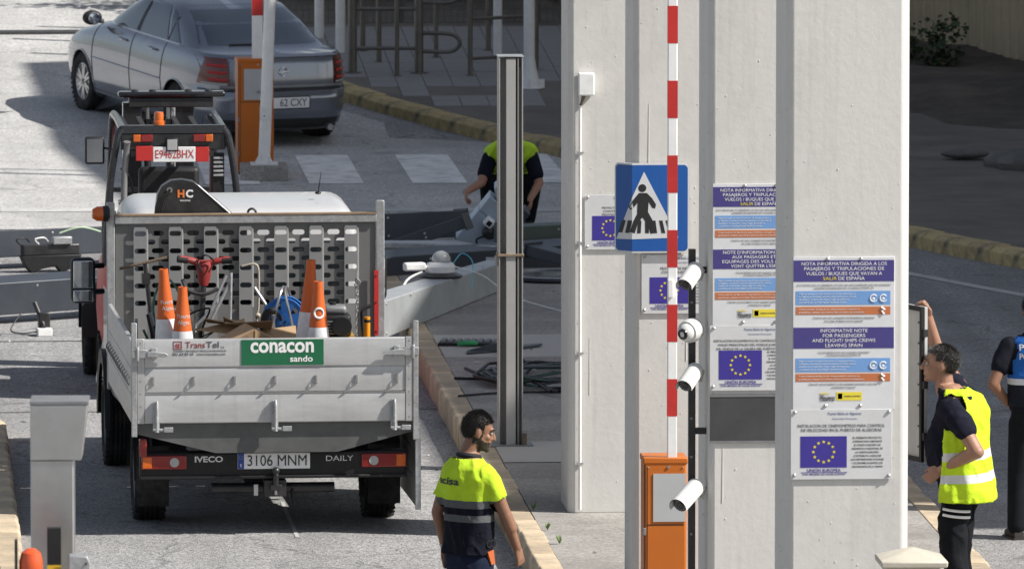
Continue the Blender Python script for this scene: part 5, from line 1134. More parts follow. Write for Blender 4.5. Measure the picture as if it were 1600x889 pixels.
# ---------------------------------------------------------------- tall terminal and fittings at the lower left
tm = thing('payment_terminal', (.885, 46, 0), R(-3), 'blurred stainless steel lane terminal at the lower left', 'terminal')
MB().prism([(-.133, 3.72), (.136, 3.72), (.105, 3.46), (-.133, 3.46)], 'y', -.14, .14).build('head', steel, tm, bev=.004); MB().box(-.133, .067, -.13, .13, .14, 3.458).build('column', steel, tm, bev=.004)
MB().box(-.135, .138, -.142, .142, 3.721, 3.735).build('lid', galvd, tm)
yb = thing('striped_pole', (.845, 45.4, 0), 0, 'black and yellow striped pole before the steel terminal', 'pole')
for k in range(8): z1 = 3.20 - k * .17; MB().box(-.032, .032, -.03, .03, z1 - .17 if k < 7 else .14, z1).build('band', [black, mat('warning_yellow', (.62, .40, .02), .5)][k % 2], yb)
bcn = thing('orange_beacon', (.735, 45.2, 0), 0, 'orange beacon dome at the lower left corner', 'beacon')
MB().cyl((0, 0, .14), (0, 0, 3.0), .02, n=12).build('pole', black, bcn); MB().lathe([(.045, 3.0), (.055, 3.02), (.055, 3.07), (.045, 3.11), (.02, 3.13), (.0, 3.132)], n=24).build('dome', mat('beacon_orange', (.65, .09, .02), .25, coat=.5), bcn); MB().lathe([(.058, 2.98), (.06, 3.02)], n=24).build('base', black, bcn)
MB().box(-.075, -.062, -.03, .03, 2.95, 3.17).build('bracket', black, bcn)
gb = thing('grey_relay_box', (.955, 45.3, 0), 0, 'small grey box right of the striped pole', 'box'); MB().prism([(-.058, 2.6), (.045, 2.6), (.055, 3.05), (.04, 3.085), (-.045, 3.085)], 'y', -.05, .05).build('case', galv, gb, bev=.005); MB().cyl((0, 0, .14), (0, 0, 2.6), .02, n=10).build('pole', galvd, gb); MB().sph((.035, -.052, 3.05), .006, 8, 5).build('bolt', black, gb)

# ---------------------------------------------------------------- far background: turnstile, posts, fence, hedge, wall
tn = thing('turnstile_gate', (0, 0, 0), 0, 'weathered steel pedestrian turnstile frame on the far pavement', 'turnstile')
tsm = mat('turnstile_steel', (.17, .155, .135), .45, .5, v=.15, vs=4, dirt=(.09, .08, .07), da=.5, ds=5)
def gp_(x, y): return (x, y, gz(y) + .14)
for x, y, r, h in ((5.41, 110.1, .05, 2.4), (6.15, 110.05, .05, 2.4), (7.46, 110.3, .05, 2.4), (5.89, 109.8, .026, 2.3), (6.71, 109.8, .028, 2.3), (5.62, 112.0, .03, 2.3), (6.42, 111.4, .026, 2.3), (7.05, 112, .03, 2.3), (5.75, 111.0, .03, 2.3)):
    b0 = gp_(x, y); MB().cyl(b0, (x, y, b0[2] + h), r, n=12).build('post', tsm, tn); MB().lathe([(r * 2, 0), (r * 2, .012), (r * 1.1, .014)], b0, n=14).build('foot', tsm, tn)
for z in (.28, .72, 1.15): MB().cyl((5.41, 110.1, .42 + z), (6.15, 110.05, .42 + z), .022, n=8).build('rail', tsm, tn); MB().cyl((6.71, 109.8, .42 + z - .1), (7.46, 110.3, .42 + z - .1), .02, n=8).build('rail', tsm, tn)
for z in (.25, .53, .80, 1.08, 1.36): MB().tube(smoothpath([(6.15, 110.05, .42 + z), (6.45, 109.95, .42 + z - .005), (6.56, 109.93, .42 + z + .03), (6.60, 109.92, .42 + z + .10), (6.56, 109.93, .42 + z + .17), (6.45, 109.95, .42 + z + .2), (6.15, 110.05, .42 + z + .2)], 5), .024, 8).build('turnstile_arm', tsm, tn) if z in (.25, .80, 1.36) else None
for x, y, r, lb in ((7.30, 108.76, .062, 'white post with flared foot on the far pavement, right of the turnstile'), (7.12, 111.4, .05, 'thin grey white post behind the turnstile'), (5.18, 113.2, .055, 'left white fence post behind the grey car'), (5.36, 111.9, .055, 'second white fence post behind the grey car')):
    w_ = thing('lamp_post', gp_(x, y), 0, lb, 'post'); MB().tube([(0, 0, 0), (.0, 0, 1.0), (.05 if r > .06 else 0, 0, 3.4)], [r, r, r * .9], 16).build('shaft', white, w_)
    if r > .06:
        MB().lathe([(.15, 0), (.12, .04), (.075, .25), (.064, .34)], n=18).build('flared_foot', white, w_)
        for k in range(4): MB().box(-.008, .008, .06, .17, 0, .1).xf(Matrix.Rotation(k * 1.57, 4, 'Z')).build('gusset', white, w_)
fn = thing('mesh_fence', (0, 0, 0), 0, 'grey wire mesh fence behind the far pavement', 'fence'); fmat = mat('fence_wire', (.12, .115, .105), .6, .4)
fq = MB(); y0 = 114.6; zb = gz(y0) + .14
x = 4.6
while x < 9.3: fq.box(x - .004, x + .004, y0 - .004, y0 + .004, zb, zb + 2.4); x += .075
z = 0.
while z < 2.4: fq.box(4.6, 9.3, y0 - .009, y0 - .0045, zb + z - .004, zb + z + .004); z += .15
fw_ = fq.build('wire_mesh', fmat, fn, smooth=False); fw_['kind'] = 'stuff'
for x in (4.6, 6.2, 7.8, 9.3): MB().box(x - .03, x + .03, y0 + .01, y0 + .07, zb - .1, zb + 2.5).build('fence_post', fmat, fn)
leafm = [mat('leaf_dark', (.025, .045, .018), .6, v=.4, vs=4), mat('leaf_mid', (.05, .085, .03), .6, v=.35, vs=4), mat('leaf_dry', (.12, .10, .045), .7, v=.3, vs=4)]
def leafmass(name, parent, c, r, n, size, seed, mi=(0, 0, 0, 1, 1, 2)):
    q = random.Random(seed); b = MB(); 
    cl_ = [(Vector((q.gauss(0, .45) * r[0], q.gauss(0, .45) * r[1], q.uniform(-.6, .95) * r[2])) + Vector(c), q.uniform(.25, .5)) for _ in range(22)]
    for k in range(n):
        cc, s_ = cl_[q.randrange(22)]; p = cc + Vector((q.gauss(0, 1) * r[0] * s_ * .5, q.gauss(0, 1) * r[1] * s_ * .5, q.gauss(0, 1) * r[2] * s_ * .5))
        if p.z < c[2] - r[2]: continue
        a, e = q.uniform(0, 6.28), q.uniform(-1, 1); u = Vector((math.cos(a), math.sin(a), e)).normalized() * size * q.uniform(.6, 1.3); w = u.orthogonal().normalized() * u.length * .45
        w.rotate(Matrix.Rotation(q.uniform(0, 6.28), 3, u.normalized())); b.cur = mi[q.randrange(len(mi))]
        b.add([p, p + u * .5 + w, p + u, p + u * .5 - w], [(0, 1, 2, 3)])
    return b.build(name, leafm, parent, smooth=False)
hg = thing('hedge', (6.9, 117.2, gz(117)), 0, 'dark green hedge behind the mesh fence', 'hedge')
h_ = leafmass('foliage', hg, (0, 0, 1.1), (2.6, .7, 1.3), 9000, .12, 3); h_['kind'] = 'stuff'
for k in range(7): MB().tube([(-2 + k * .65, 0, 0), (-2 + k * .65 + .1, 0, 1.2)], [.04, .015], 6).build('stem', soil, hg)
bk = tag(MB().box(4, 9.6, 119.4, 119.7, gz(119), gz(119) + 3).build('stone_wall', mat('dark_stone', (.10, .092, .082), .9, v=.4, vs=3, b=.8, bs=10, bd=.04)), 'dark stone wall closing the view behind the hedge', 'wall', kind='thing')
# corrugated wall at the upper right
cw = thing('corrugated_wall', (10.4, 120.3, -.3), R(-63), 'tan corrugated sheet wall at the upper right', 'wall'); q = MB(); P = []
x = 0.; 
while x < 16: P += [(x, 0), (x + .07, 0), (x + .09, .035), (x + .16, .035)]; x += .18
q.add([(a, b, .4) for a, b in P] + [(a, b, 5.2) for a, b in P], [(i, i + 1, len(P) + i + 1, len(P) + i) for i in range(len(P) - 1)])
tan_ = mat('tan_sheet', (.56, .46, .31), .55, .1, v=.06, vs=1.5, dirt=(.2, .17, .12), da=.4, ds=1.5, streak=.3)
q.build('sheet', tan_, cw, smooth=False); MB().box(0, 16, .04, .10, .3, .5).build('base_rail', galvd, cw)
for i, (x, y, r_, lb) in enumerate(((12.45, 114.2, .34, 'larger dark bush at the foot of the tan wall'), (12.0, 114.6, .24, 'smaller dark bush at the foot of the tan wall'))):
    z0 = .12; s_ = thing('shrub', (x, y, z0), 0, lb, 'shrub', 'bushes by the tan wall'); f_ = leafmass('foliage', s_, (0, 0, r_ * .7), (r_, r_ * .7, r_ * .9), 520, .06, 20 + i); MB().tube([(0, 0, -.2), (.03, 0, r_)], [.03, .01], 6).build('stem', soil, s_)
rockm = mat('dark_rock', (.13, .122, .115), .9, v=.3, vs=3, b=.8, bs=9, bd=.04)
for i, (x, y, z0, r_, lb) in enumerate(((12.3, 100.6, .16, .55, 'big flat dark boulder on the earth bank'), (11.35, 101.6, .2, .16, 'small dark stone left of the big boulder'), (13.0, 108.0, .25, .2, 'stone above the big boulder on the bank'))):
    b = MB().sph((0, 0, 0), (r_ * 1.5, r_, r_ * .32), 24, 14); b.v = [tuple(Vector(v) * (1 + .35 * noise.noise((v[0] * 2.6 + i * 9, v[1] * 2.6, v[2] * 2.6)) + .12 * noise.noise((v[0] * 7 + i * 9, v[1] * 7, v[2] * 7)))) for v in b.v]
    tag(b.build('boulder', rockm, loc=(x, y, z0)), lb, 'boulder', kind='thing')
# weeds in the island joint
for i, (x, y) in enumerate(((4.81, 69.7), (4.84, 68.9), (4.79, 70.9))):
    wd = thing('weed', (x, y, .2), 0, ['small green weed sprouting behind the kerb, middle one', 'small green weed sprouting behind the kerb, nearest one', 'small green weed sprouting behind the kerb, farthest one'][i], 'weed', 'weeds behind the kerb')
    b = MB()
    for k in range(16):
        a = rnd.uniform(0, 6.28); L = rnd.uniform(.03, .07); t = Vector((math.cos(a) * .5, math.sin(a) * .5, 1)) * L; w = Vector((-math.sin(a), math.cos(a), 0)) * .006
        b.add([(0, 0, 0), tuple(t * .6 + w), tuple(t), tuple(t * .6 - w)], [(0, 1, 2, 3)])
    b.build('leaves', mat('weed_green', (.10, .17, .04), .6), wd)

# ---------------------------------------------------------------- people
TS = bpy.data.scenes.new('workbench')
def limb(mb, pts, rad, n=14):
    for i in range(len(pts) - 1): mb.cyl(pts[i], pts[i + 1], rad[i], rad[i + 1], n=n)
    for p, r in zip(pts, rad): mb.sph(p, r, n, 10)
def lofted(mb, secs, n=28, e=.85):
    """secs: (centre, half-width vector, half-depth vector)"""
    rs = []
    for c, u, w in secs:
        c, u, w = Vector(c), Vector(u), Vector(w); ring = []
        for k in range(n):
            a = k * math.tau / n; x, y = math.cos(a), math.sin(a)
            ring.append(c + u * math.copysign(abs(x) ** e, x) + w * math.copysign(abs(y) ** e, y))
        rs.append(ring)
    mb.rings(rs)
def up(secs): return [((x, y, z), (a, 0, 0), (0, b, 0)) for x, y, z, a, b in secs]
def grow(mb, name, m, parent, vox, it=4, fac=.5):
    o = mb.build(name, m, parent)
    q = o.modifiers.new('r', 'REMESH'); q.mode = 'VOXEL'; q.voxel_size = vox; q.use_smooth_shade = True
    s_ = o.modifiers.new('s', 'SMOOTH'); s_.iterations = it; s_.factor = fac
    col.objects.unlink(o); par_ = o.parent; o.parent = None; TS.collection.objects.link(o)
    vl = TS.view_layers[0]; vl.update(); dg = vl.depsgraph; me = bpy.data.meshes.new_from_object(o.evaluated_get(dg)); o.modifiers.clear(); o.data = me
    TS.collection.objects.unlink(o); col.objects.link(o); o.parent = par_; o.data.shade_smooth(); o.data.materials.clear(); o.data.materials.append(m); return o
def cut(o, drop):
    bm = bmesh.new(); bm.from_mesh(o.data); bmesh.ops.delete(bm, geom=[f for f in bm.faces if drop(f.calc_center_median())], context='FACES'); bm.to_mesh(o.data); bm.free(); return o
def wrinkle(o, amp, sc1, seed=0, amp2=0., zs=1.):
    me = o.data; N_ = [v.normal.copy() for v in me.vertices]; C_ = []
    for p, nn in zip([v.co.copy() for v in me.vertices], N_):
        d = noise.noise((p.x * sc1 + seed, p.y * sc1, p.z * sc1 * zs)) * amp + ((1 - abs(noise.noise((p.x * sc1 * 1.6 + seed + p.z * 3, p.y * sc1 * 1.6, p.z * sc1 * .9 * zs + 4)))) ** 4 - .35) * amp * .8 + noise.noise((p.x * sc1 * 3.4 + seed, p.y * sc1 * 3.4, p.z * sc1 * 2.2 * zs + 4)) * amp * .35
        C_ += list(p + nn * d)
    me.vertices.foreach_set('co', C_); me.update(); return o
def addhead(mb, M):
    i0 = len(mb.v)
    mb.sph((0, -.012, .032), (.075, .096, .092), 20, 14); mb.sph((0, .028, -.03), (.060, .068, .082), 18, 12); mb.sph((0, .034, -.078), (.048, .050, .036), 16, 10)
    limb(mb, [(0, .092, .022), (0, .108, -.008), (0, .113, -.022)], [.009, .012, .014], 10); mb.sph((0, .083, .036), (.047, .020, .011), 14, 8)
    for sx in (-1, 1): mb.sph((sx * .011, .102, -.026), (.009, .011, .008), 8, 6); mb.sph((sx * .042, .062, -.018), (.018, .022, .02), 10, 8)
    mb.sph((0, .090, -.052), (.024, .012, .006), 12, 8); mb.sph((0, .088, -.066), (.021, .012, .007), 12, 8); mb.sph((0, .079, -.098), (.022, .018, .016), 12, 8)
    for sx in (-1, 1): mb.sph((sx * .077, -.008, -.004), (.011, .021, .032), 12, 10); mb.sph((sx * .077, .0, -.028), (.009, .012, .012), 8, 6)
    limb(mb, [(0, -.02, -.06), (0, -.035, -.17)], [.055, .058]); mb.xf(M, i0)
def hair(par, M, m, line, seed, lift=.0):
    b = MB(); n_, m_ = 44, 30; q = random.Random(seed)
    V = []
    for j in range(m_ + 1):
        t = math.pi * j / m_; t = min(max(t, .02), math.pi - .02)
        for k in range(n_):
            a = k * math.tau / n_; d = Vector((math.sin(t) * math.cos(a), math.sin(t) * math.sin(a), -math.cos(t)))
            r = 1 + .035 * noise.noise(d * 5 + Vector((seed, 0, 0))) + .02 * noise.noise(d * 14)
            V.append(Vector((d.x * (.078 + lift), d.y * (.099 + lift), d.z * (.097 + lift))) * r + Vector((0, -.015, .034)))
    F = []
    for j in range(m_):
        for k in range(n_):
            f = (j * n_ + k, j * n_ + (k + 1) % n_, (j + 1) * n_ + (k + 1) % n_, (j + 1) * n_ + k); c = sum((V[i] for i in f), Vector()) / 4
            if line(c + Vector((0, 0, .012)) * noise.noise(c * 45) - Vector((0, 0, .002))): F.append(f)
    b.add(V, F)
    for f in F * 9:    # short strands break the outline
        w = [q.random() for _ in range(4)]; s_ = sum(w); p = sum((V[i] * (wi / s_) for i, wi in zip(f, w)), Vector()); n = (p - Vector((0, -.015, .02))).normalized()
        d = (n * .55 + Vector((q.gauss(0, .35), q.gauss(0, .35) + .35, q.gauss(0, .35) - .1))).normalized() * q.uniform(.012, .028); w_ = d.orthogonal().normalized() * .0013
        b.cur = 1 if q.random() < .25 else 0; b.add([p - w_, p + w_, p + d], [(0, 1, 2)])
    b.xf(M); return b.build('hair', [m, mat('hair_highlight', (.05, .042, .036), .5, v=.4, vs=40)], par)
def addhand(mb, M, s=1, curl=(.35, .4, .45, .5), thumb=.5, spread=.0):
    """hand hanging along -z, palm towards +x*s, thumb towards +y"""
    i0 = len(mb.v)
    lofted(mb, [((0, 0, .02), (.020, 0, 0), (0, .027, 0)), ((0, 0, -.02), (.017, 0, 0), (0, .034, 0)), ((0, .0, -.06), (.015, 0, 0), (0, .041, 0)), ((.002 * s, 0, -.092), (.012, 0, 0), (0, .040, 0))], 16)
    for i, (L, cu) in enumerate(zip((.072, .080, .075, .060), curl)):
        p = Vector((.001 * s, .030 - i * .020, -.088)); a = cu * .5; pts = [p]; rad = [.0098]
        for k, seg in enumerate((.45, .30, .25)):
            d = Vector((math.sin(a) * s, (.5 - i / 3) * (.12 + spread), -math.cos(a))); p = p + d.normalized() * L * seg; pts.append(p); rad.append((.0092, .0084, .0072)[k]); a += cu * 1.2
        limb(mb, pts, rad, 10)
    limb(mb, [(.004 * s, .026, -.018), (.010 * s, .044, -.045), (.016 * s + .012 * s * thumb, .054 - .01 * thumb, -.072), (.022 * s + .02 * s * thumb, .056 - .016 * thumb, -.096)], [.015, .0125, .0105, .0085], 10)
    mb.xf(M, i0)
def shoe(par, p, yaw, m):
    b = MB(); lofted(b, [((0, -.09, .035), (.035, 0, 0), (0, 0, .035)), ((0, -.06, .055), (.04, 0, 0), (0, 0, .055)), ((0, .02, .05), (.044, 0, 0), (0, 0, .05)), ((0, .11, .035), (.048, 0, 0), (0, 0, .034)), ((0, .165, .026), (.032, 0, 0), (0, 0, .022))], 18, .7)
    b.box(-.046, .046, -.10, .165, -.004, .014); b.xf(Matrix.Translation(p) @ Matrix.Rotation(yaw, 4, 'Z')); return b.build('shoe', m, par)
def skinmat(n, c): 
    m_ = mat(n, c, .5, v=.10, vs=18, b=.12, bs=160, dirt=(c[0] * .75, c[1] * .55, c[2] * .5), da=.5, ds=9); m_.node_tree.nodes['Principled BSDF'].inputs['Subsurface Weight'].default_value = .12
    m_.node_tree.nodes['Principled BSDF'].inputs['Subsurface Radius'].default_value = (.012, .005, .003); return m_
def zbands(n, bands, base, r=.8, axis=2):
    """cloth whose dyed and reflective stripes change with height along the garment"""
    m_ = mat(n, base, r, v=.14, vs=7, b=.5, bs=22, bd=.014, spec=.15, dirt=tuple(x * .7 for x in base), da=.35, ds=5); t = m_.node_tree; N = t.nodes; L = t.links; p = N['Principled BSDF']
    src = p.inputs['Base Color'].links[0].from_socket; tc = N.new('ShaderNodeTexCoord'); sp_ = N.new('ShaderNodeSeparateXYZ'); L.new(tc.outputs['Object'], sp_.inputs[0])
    for (z0, z1, c, slope) in bands:
        ad = N.new('ShaderNodeMath'); ad.operation = 'MULTIPLY_ADD'; ad.inputs[1].default_value = slope; L.new(sp_.outputs[1], ad.inputs[0]); L.new(sp_.outputs[axis], ad.inputs[2])
        g1 = N.new('ShaderNodeMath'); g1.operation = 'GREATER_THAN'; g1.inputs[1].default_value = z0; L.new(ad.outputs[0], g1.inputs[0])
        g2 = N.new('ShaderNodeMath'); g2.operation = 'LESS_THAN'; g2.inputs[1].default_value = z1; L.new(ad.outputs[0], g2.inputs[0])
        g3 = N.new('ShaderNodeMath'); g3.operation = 'MULTIPLY'; L.new(g1.outputs[0], g3.inputs[0]); L.new(g2.outputs[0], g3.inputs[1])
        mx = N.new('ShaderNodeMix'); mx.data_type = 'RGBA'; L.new(g3.outputs[0], mx.inputs[0]); L.new(src, mx.inputs[6]); mx.inputs[7].default_value = (*c, 1); src = mx.outputs[2]
    L.new(src, p.inputs['Base Color']); return m_
def drape(t, target, ax, off=.003):
    """lay flat lettering on a garment: shoot every vertex along ax onto it"""
    bv = BVHTree.FromPolygons([v.co for v in target.data.vertices], [p.vertices for p in target.data.polygons]); A = Vector(ax)
    Mx = t.matrix_basis.copy()
    for v in t.data.vertices:
        p = Mx @ v.co; h = bv.ray_cast(p - A * .5, A, 1.)
        if h[0] is not None: p = h[0] - A * off
        v.co = p
    t.matrix_basis = Matrix.Identity(4)
HIV = (.50, .72, .035); NAVY = (.007, .008, .016); GREYB = (.10, .105, .11)
hairm = mat('black_hair', (.012, .010, .009), .55, v=.3, vs=30); hairg = mat('greying_hair', (.035, .032, .03), .55, v=.5, vs=60)
bootm = mat('work_boot', (.03, .027, .024), .6); skA = skinmat('skin_tan', (.25, .13, .08)); skB = skinmat('skin_fair_tan', (.33, .18, .12))
def legs_body(sk, hip, kneeL, ankL, kneeR, ankR):
    limb(sk, [(-.09, 0 + hip[1], hip[2]), kneeL, ankL], [.078, .055, .04]); limb(sk, [(.09, 0 + hip[1], hip[2]), kneeR, ankR], [.078, .055, .04])

# --- man walking on the road beside the truck
def man_front():
    P = thing('person', (3.85, 63.2, 0), R(-54), 'bearded man in yellow and navy work shirt walking by the kerb', 'person')
    HM = Matrix.Translation((0.02, .065, 1.632)) @ Matrix.Rotation(R(-34), 4, 'Z') @ Matrix.Rotation(R(-14), 4, 'X')
    sk = MB(); addhead(sk, HM)
    tor = [(0, 0, .84, .15, .10), (0, 0, .95, .155, .105), (0, 0, 1.08, .15, .10), (0, .0, 1.22, .165, .108), (0, -.005, 1.34, .178, .108), (0, -.01, 1.41, .16, .09), (0, -.005, 1.455, .10, .07), (0, .01, 1.50, .062, .06)]
    lofted(sk, up(tor))
    RA = [(.178, .02, 1.365), (.225, .125, 1.105), (.24, .205, .895)]; LA = [(-.178, -.01, 1.365), (-.232, -.07, 1.10), (-.215, -.02, .87)]
    limb(sk, RA, [.052, .041, .029]); limb(sk, [RA[1], (.232, .16, 1.02)], [.043, .044]); limb(sk, LA, [.052, .040, .029])
    d = (Vector(RA[2]) - Vector(RA[1])).normalized(); addhand(sk, Matrix.Translation(RA[2]) @ Matrix.Rotation(R(22), 4, 'X') @ Matrix.Rotation(R(15), 4, 'Z'), -1, (.55, .6, .7, .8), .5, .1)
    addhand(sk, Matrix.Translation(LA[2]) @ Matrix.Rotation(R(12), 4, 'X') @ Matrix.Rotation(R(-20), 4, 'Z'), 1)
    KL, AL, KR, AR = (-.10, .10, .48), (-.10, .02, .09), (.10, -.02, .48), (.10, -.16, .11)
    legs_body(sk, (0, 0, .86), KL, AL, KR, AR)
    body = grow(sk, 'body', skA, P, .0068, 3)
    hair(P, HM, hairm, lambda c: (c.z > .060 + (c.y - .03) * .45 and c.y < .084) or (c.y < .024 and c.z > .012 and not (abs(c.x) > .06 and c.y > -.03 and c.z < .028)) or (c.y < -.032 and c.z > -.042), 3, .0)
    # full beard: the faces of jaw, cheek edge and upper lip, slightly raised
    iM = HM.inverted(); body.data.materials.append(mat('beard_hair', (.030, .022, .017), .75, v=.5, vs=60, b=.6, bs=150)); hit = set()
    for f in body.data.polygons:
        c = iM @ f.center; j = .006 * noise.noise(f.center * 70)
        if c.z < .2 and c.z > -.14 and c.y > -.03:
            jaw = c.z < -.046 + j + max(0, .05 - c.y) * .25 and not (abs(c.x) > .066 and c.y < .016) and c.z > -.128 and not (c.y < .012 and c.z < -.075) and not (abs(c.x) < .019 and c.y > .086 and -.072 < c.z < -.047)
            burn = .052 < abs(c.x) < .072 and .006 < c.y < .026 + j and -.05 < c.z < .02
            if jaw or burn: f.material_index = 1; hit.update(f.vertices)
    nn = {i: body.data.vertices[i].normal.copy() for i in hit}
    for i in hit: body.data.vertices[i].co += nn[i] * .0035
    for sx in (-1, 1):
        e = MB().sph(tuple(HM @ Vector((sx * .031, .080, .012))), .0125, 12, 8).build('eye', mat('eye_white', (.32, .29, .27), .3), P); MB().sph(tuple(HM @ Vector((sx * .031, .0905, .012))), .0055, 8, 6).build('iris', black, e)
        q = MB(); q.tube([tuple(HM @ Vector((sx * x, y, z))) for x, y, z in ((.014, .1, .036), (.032, .099, .042), (.05, .084, .038))], .005, 6); q.build('eyebrow', hairm, P)
    # shirt
    s_ = MB(); lofted(s_, up([(0, 0, .845, .187, .138), (0, 0, .88, .184, .135), (0, 0, .98, .180, .130), (0, 0, 1.10, .178, .126), (0, -.003, 1.24, .190, .130), (0, -.01, 1.34, .200, .128), (0, -.012, 1.41, .180, .114), (0, -.008, 1.452, .128, .096), (0, .0, 1.485, .088, .084)]))
    limb(s_, [(.165, .01, 1.365), (.205, .085, 1.205)], [.066, .069]); limb(s_, [(-.165, -.01, 1.365), (-.212, -.045, 1.19)], [.066, .069])
    sm = zbands('workshirt', [(-1, 1.205, NAVY, 0), (1.155, 1.205, GREYB, 0), (1.065, 1.11, GREYB, 0)], HIV)
    sh = grow(s_, 'shirt', sm, P, .008, 5); wrinkle(sh, .015, 7, 3, zs=.6)
    def below(c, a, b): d_ = (Vector(b) - Vector(a)).normalized(); return abs(c.x) > .196 and (c - Vector(b)).dot(d_) > -.012
    cut(sh, lambda c: c.z < .853 or c.z > 1.468 or below(c, (.165, .01, 1.365), (.205, .085, 1.205)) and c.x > 0 or below(c, (-.165, -.01, 1.365), (-.212, -.045, 1.19)) and c.x < 0)
    so = sh.modifiers.new('t', 'SOLIDIFY'); so.thickness = .004; so.offset = 0
    c_ = MB(); c_.tube([(.070 * math.cos(t) , .002 + .066 * math.sin(t), 1.482 - .012 * math.sin(t)) for t in [i * math.tau / 26 for i in range(26)]], .017, 8, closed=True); c_.build('collar', mat('navy_cloth', NAVY, .8, v=.15, vs=8, b=.2, bs=90), P)
    t = text('acisa', .068, mat('shirt_print', (.035, .04, .05), .7), P, (-.045, -.5, 1.325), (R(90), 0, 0), bold=.025, wid=.22, ext=0, shear=.1); drape(t, sh, (0, 1, 0), .008)
    # trousers, belt pouch
    tr_ = MB(); lofted(tr_, up([(0, 0, .76, .165, .125), (0, 0, .86, .165, .118), (0, 0, .93, .155, .11)])); limb(tr_, [(-.088, 0, .80), KL, (AL[0], AL[1], .12)], [.098, .078, .066]); limb(tr_, [(.088, 0, .80), KR, (AR[0], AR[1], .14)], [.098, .078, .066])
    tz = grow(tr_, 'trousers', mat('navy_trousers', (.012, .017, .038), .85, spec=.15, v=.2, vs=6, b=.25, bs=80), P, .010, 5); wrinkle(tz, .012, 5, 9)
    shoe(P, (-.10, .05, .0), 0, bootm); shoe(P, (.10, -.13, .02), 0, bootm)
    k = MB(); k.prism([(-.018, -.09), (.012, -.09), (.024, .0), (-.026, .0)], 'x', -.010, .010); k.xf(Matrix.Translation((.182, .03, .88)) @ Matrix.Rotation(R(15), 4, 'X')); k.build('tool_pouch', mat('pouch_orange', (.5, .12, .03), .6), P)
    for dy in (-.015, .02): q = MB(); q.tube([(.185 + .004, .03 + dy + .018 * math.cos(a), .925 + .022 * math.sin(a)) for a in [i * math.tau / 12 for i in range(12)]], .005, 6, closed=True); q.build('scissor_ring', black, P)
    q = MB(); q.tube([(LA[2][0] + .033 * math.cos(a), LA[2][1] + .033 * math.sin(a), .885) for a in [i * math.tau / 16 for i in range(16)]], .007, 6, closed=True); q.build('bracelet', steel, P)
man_front()

